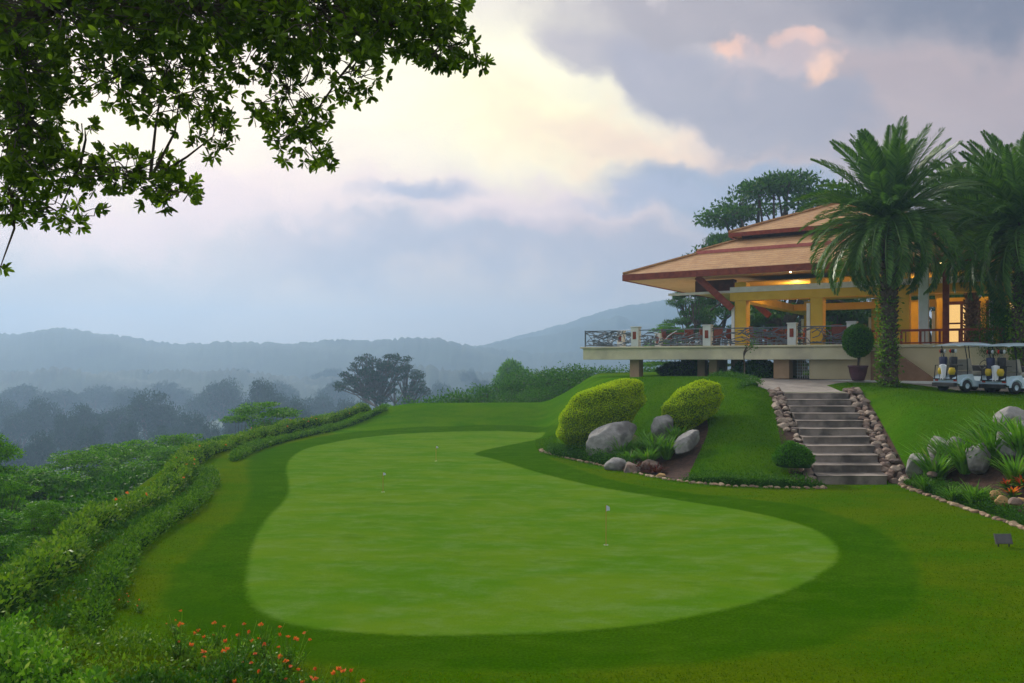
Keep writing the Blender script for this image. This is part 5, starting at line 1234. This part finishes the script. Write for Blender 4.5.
# ================================================================== SKY AND LIGHT
SUN_AZ, SUN_EL = math.radians(-30), math.radians(31)       # azimuth from +Y towards +X
w = bpy.data.worlds.new('World'); S.world = w; w.use_nodes = True; nt = w.node_tree; nt.nodes.clear(); N = NT(nt)
tc = N.n('ShaderNodeTexCoord').outputs['Generated']
sky = N.n('ShaderNodeTexSky'); sky.sky_type = 'NISHITA'; sky.sun_disc = False; sky.sun_elevation = SUN_EL; sky.sun_rotation = SUN_AZ; sky.altitude = 100; sky.dust_density = 3
sp_ = N.n('ShaderNodeSeparateXYZ'); N.l(tc, sp_.inputs[0]); sx, sy, sz = sp_.outputs
yy = N.m('MAXIMUM', sy, .25)
U = N.m('DIVIDE', sx, yy); Vv = N.m('DIVIDE', sz, yy)      # tangent-plane direction towards the valley: 1 unit = 45 degrees
cmb = N.n('ShaderNodeCombineXYZ'); N.l(U, cmb.inputs[0]); N.l(Vv, cmb.inputs[1])
uv = cmb.outputs[0]
# warp
nz = N.n('ShaderNodeTexNoise'); nz.inputs['Scale'].default_value = 7.0; nz.inputs['Detail'].default_value = 7; nz.inputs['Roughness'].default_value = .57; N.l(uv, nz.inputs['Vector'])
sub = N.n('ShaderNodeVectorMath', operation='SUBTRACT'); N.l(nz.outputs['Color'], sub.inputs[0]); sub.inputs[1].default_value = (.5, .5, .5)
def warped(amt):
    sc = N.n('ShaderNodeVectorMath', operation='MULTIPLY'); N.l(sub.outputs[0], sc.inputs[0]); sc.inputs[1].default_value = (amt * 1.3, amt, 0)
    ad = N.n('ShaderNodeVectorMath', operation='ADD'); N.l(uv, ad.inputs[0]); N.l(sc.outputs[0], ad.inputs[1]); return ad.outputs[0]
wv = {k: warped(k) for k in (.05, .12, .22)}
def blob(px, py, rx, ry, rot=0, warp=.12, lo=1.0, hi=0.0):
    """soft elliptical cloud patch; 1 in the middle, 0 outside"""
    c = ((px - 512) / F, (HY - py) / F)
    mp = N.n('ShaderNodeMapping', vector_type='TEXTURE'); N.l(wv[warp], mp.inputs[0]); mp.inputs['Location'].default_value = (c[0], c[1], 0); mp.inputs['Rotation'].default_value = (0, 0, math.radians(rot)); mp.inputs['Scale'].default_value = (rx / F, ry / F, 1)
    ln = N.n('ShaderNodeVectorMath', operation='LENGTH'); N.l(mp.outputs[0], ln.inputs[0])
    return N.ss(ln.outputs['Value'], hi, lo, 1.0, 0.0)
K = srgb
# base: horizon to height gradient
el = N.n('ShaderNodeValToRGB'); r_ = el.color_ramp; r_.elements[0].position = 0; r_.elements[0].color = K(186, 180, 178); r_.elements[1].position = 1; r_.elements[1].color = K(222, 208, 206)
for p_, c_ in ((.10, K(190, 182, 182)), (.20, K(194, 182, 182)), (.30, K(206, 188, 186)), (.42, K(226, 204, 196)), (.6, K(240, 220, 204))):
    e = r_.elements.new(p_); e.color = c_
sepw = N.n('ShaderNodeSeparateXYZ'); N.l(wv[.05], sepw.inputs[0])
N.l(N.m('MULTIPLY', sepw.outputs[1], 1 / .5), el.inputs[0])
c = el.outputs[0]
def over(c, col, f, k=1.0): return N.mix(N.m('MULTIPLY', f, k), c, col)
c = over(c, (.92, .76, .60, 1), blob(300, 130, 360, 100, 0, .12, 1.3, .2), .95)
c = over(c, (1.06, .97, .66, 1), blob(470, 70, 230, 115, -8, .12, 1.25, .2), 1)
c = over(c, (1.10, .97, .54, 1), blob(535, 125, 150, 55, -12, .12, 1.3, .1), 1)
c = over(c, (1.0, .72, .50, 1), blob(630, 145, 170, 34, -10, .22, 1.4, .1), .85)
c = over(c, (.98, .84, .60, 1), blob(60, 110, 230, 70, 0, .12, 1.3, .1), .85)
c = over(c, (.86, .66, .64, 1), blob(520, 205, 190, 30, -4, .22, 1.3, .1), .75)
c = over(c, (.78, .58, .60, 1), blob(170, 215, 270, 44, 0, .22, 1.4, .1), .75)
# right part: mauve overcast
c = over(c, K(178, 158, 158), blob(985, 80, 300, 230, 0, .22, 1.15, .6), .97)
c = over(c, K(198, 176, 172), blob(900, 140, 140, 46, 10, .22, 1.3, .1), .6)
c = over(c, K(166, 156, 160), blob(760, 12, 250, 44, -4, .22, 1.15, .5), .95)
c = over(c, K(112, 114, 130), blob(1000, 0, 270, 62, -8, .22, 1.25, .2), .9)
# upper blue-grey cloud with billowing edge
c = over(c, K(176, 166, 170), blob(628, 56, 100, 30, -16, .12, 1.2, .62), .92)
c = over(c, K(166, 160, 170), blob(690, 84, 104, 40, -24, .12, 1.2, .66), .95)
c = over(c, K(166, 160, 168), blob(745, 108, 80, 36, -28, .12, 1.2, .66), .95)
c = over(c, K(162, 156, 166), blob(800, 116, 98, 48, -14, .22, 1.25, .55), .95)
# second cloud below the pink tongue
c = over(c, K(160, 164, 182), blob(725, 186, 135, 27, -4, .12, 1.2, .62), .95)
c = over(c, K(150, 160, 182), blob(745, 205, 160, 44, -6, .22, 1.2, .5), .95)
c = over(c, K(168, 172, 192), blob(650, 195, 90, 22, 6, .22, 1.2, .4), .85)
# lit openings
c = over(c, K(255, 200, 168), blob(735, 48, 19, 11, 0, .12, 1.3, .4), .95)
c = over(c, K(252, 200, 172), blob(798, 42, 32, 11, 0, .12, 1.3, .4), .95)
c = over(c, K(255, 206, 172), blob(820, 76, 27, 19, 30, .12, 1.3, .4), .95)
c = over(c, K(212, 186, 182), blob(780, 62, 62, 26, 0, .22, 1.3, .3), .5)
# low bands
c = over(c, K(152, 155, 176), blob(400, 250, 200, 34, 3, .22, 1.4, .2), .85)
c = over(c, K(154, 158, 180), blob(640, 262, 170, 28, -3, .22, 1.4, .2), .65)
c = over(c, K(146, 152, 178), blob(412, 194, 74, 13, 3, .12, 1.25, .3), .9)
c = over(c, K(164, 168, 180), blob(60, 285, 230, 48, 0, .22, 1.3, .2), .6)
c = over(c, K(206, 184, 192), blob(520, 225, 110, 12, -6, .22, 1.4, .1), .5)
stx = N.n('ShaderNodeMapping'); N.l(wv[.12], stx.inputs[0]); stx.inputs['Scale'].default_value = (3.0, 7.5, 1)
c = N.mix(1.0, c, N.mix(N.ss(N.noise(stx.outputs[0], 1.6, 8, .62, .4), .3, .72), (.90, .91, .94, 1), (1.07, 1.06, 1.04, 1)), 'MULTIPLY')
# keep a share of the clear-sky model, and a bright veil overhead and behind
hi = N.mix(N.ss(N.noise(tc, 2.2, 5), .35, .7), (.50, .52, .57, 1), (.80, .78, .76, 1))
away = N.m('MAXIMUM', N.ss(sy, .72, .45), N.ss(sz, .42, .62))
c = N.mix(away, c, hi)
bgc = N.n('ShaderNodeBackground'); N.l(c, bgc.inputs[0]); bgc.inputs[1].default_value = .94
bgs = N.n('ShaderNodeBackground'); N.l(sky.outputs[0], bgs.inputs[0]); bgs.inputs[1].default_value = .10
mx = N.n('ShaderNodeMixShader'); mx.inputs[0].default_value = .90; N.l(bgs.outputs[0], mx.inputs[1]); N.l(bgc.outputs[0], mx.inputs[2])
wo = N.n('ShaderNodeOutputWorld'); N.l(mx.outputs[0], wo.inputs[0])
sl_ = bpy.data.lights.new('sun', 'SUN'); sl_.energy = 2.8; sl_.angle = math.radians(10); sl_.color = (1, .94, .83)
so = bpy.data.objects.new('sun', sl_); COL.objects.link(so)
sd_ = Vector((math.sin(SUN_AZ) * math.cos(SUN_EL), math.cos(SUN_AZ) * math.cos(SUN_EL), math.sin(SUN_EL)))
so.rotation_euler = sd_.to_track_quat('Z', 'Y').to_euler()

cam = bpy.data.cameras.new('camera'); co = bpy.data.objects.new('camera', cam); COL.objects.link(co); S.camera = co
co.location = (0, 0, EZ); co.rotation_euler = (PI / 2, 0, 0); cam.sensor_width = 36; cam.lens = F * 36 / 1024; cam.shift_y = (HY - 341.5) / 1024; cam.clip_end = 9000; cam.clip_start = .05
S.view_settings.view_transform = 'Standard'; S.view_settings.look = 'None'; S.view_settings.exposure = .36; S.view_settings.gamma = 1
S.cycles.use_denoising = True; S.cycles.max_bounces = 6; S.cycles.diffuse_bounces = 3; S.cycles.glossy_bounces = 2; S.cycles.transmission_bounces = 4; S.cycles.transparent_max_bounces = 8
S.cycles.volume_bounces = 3
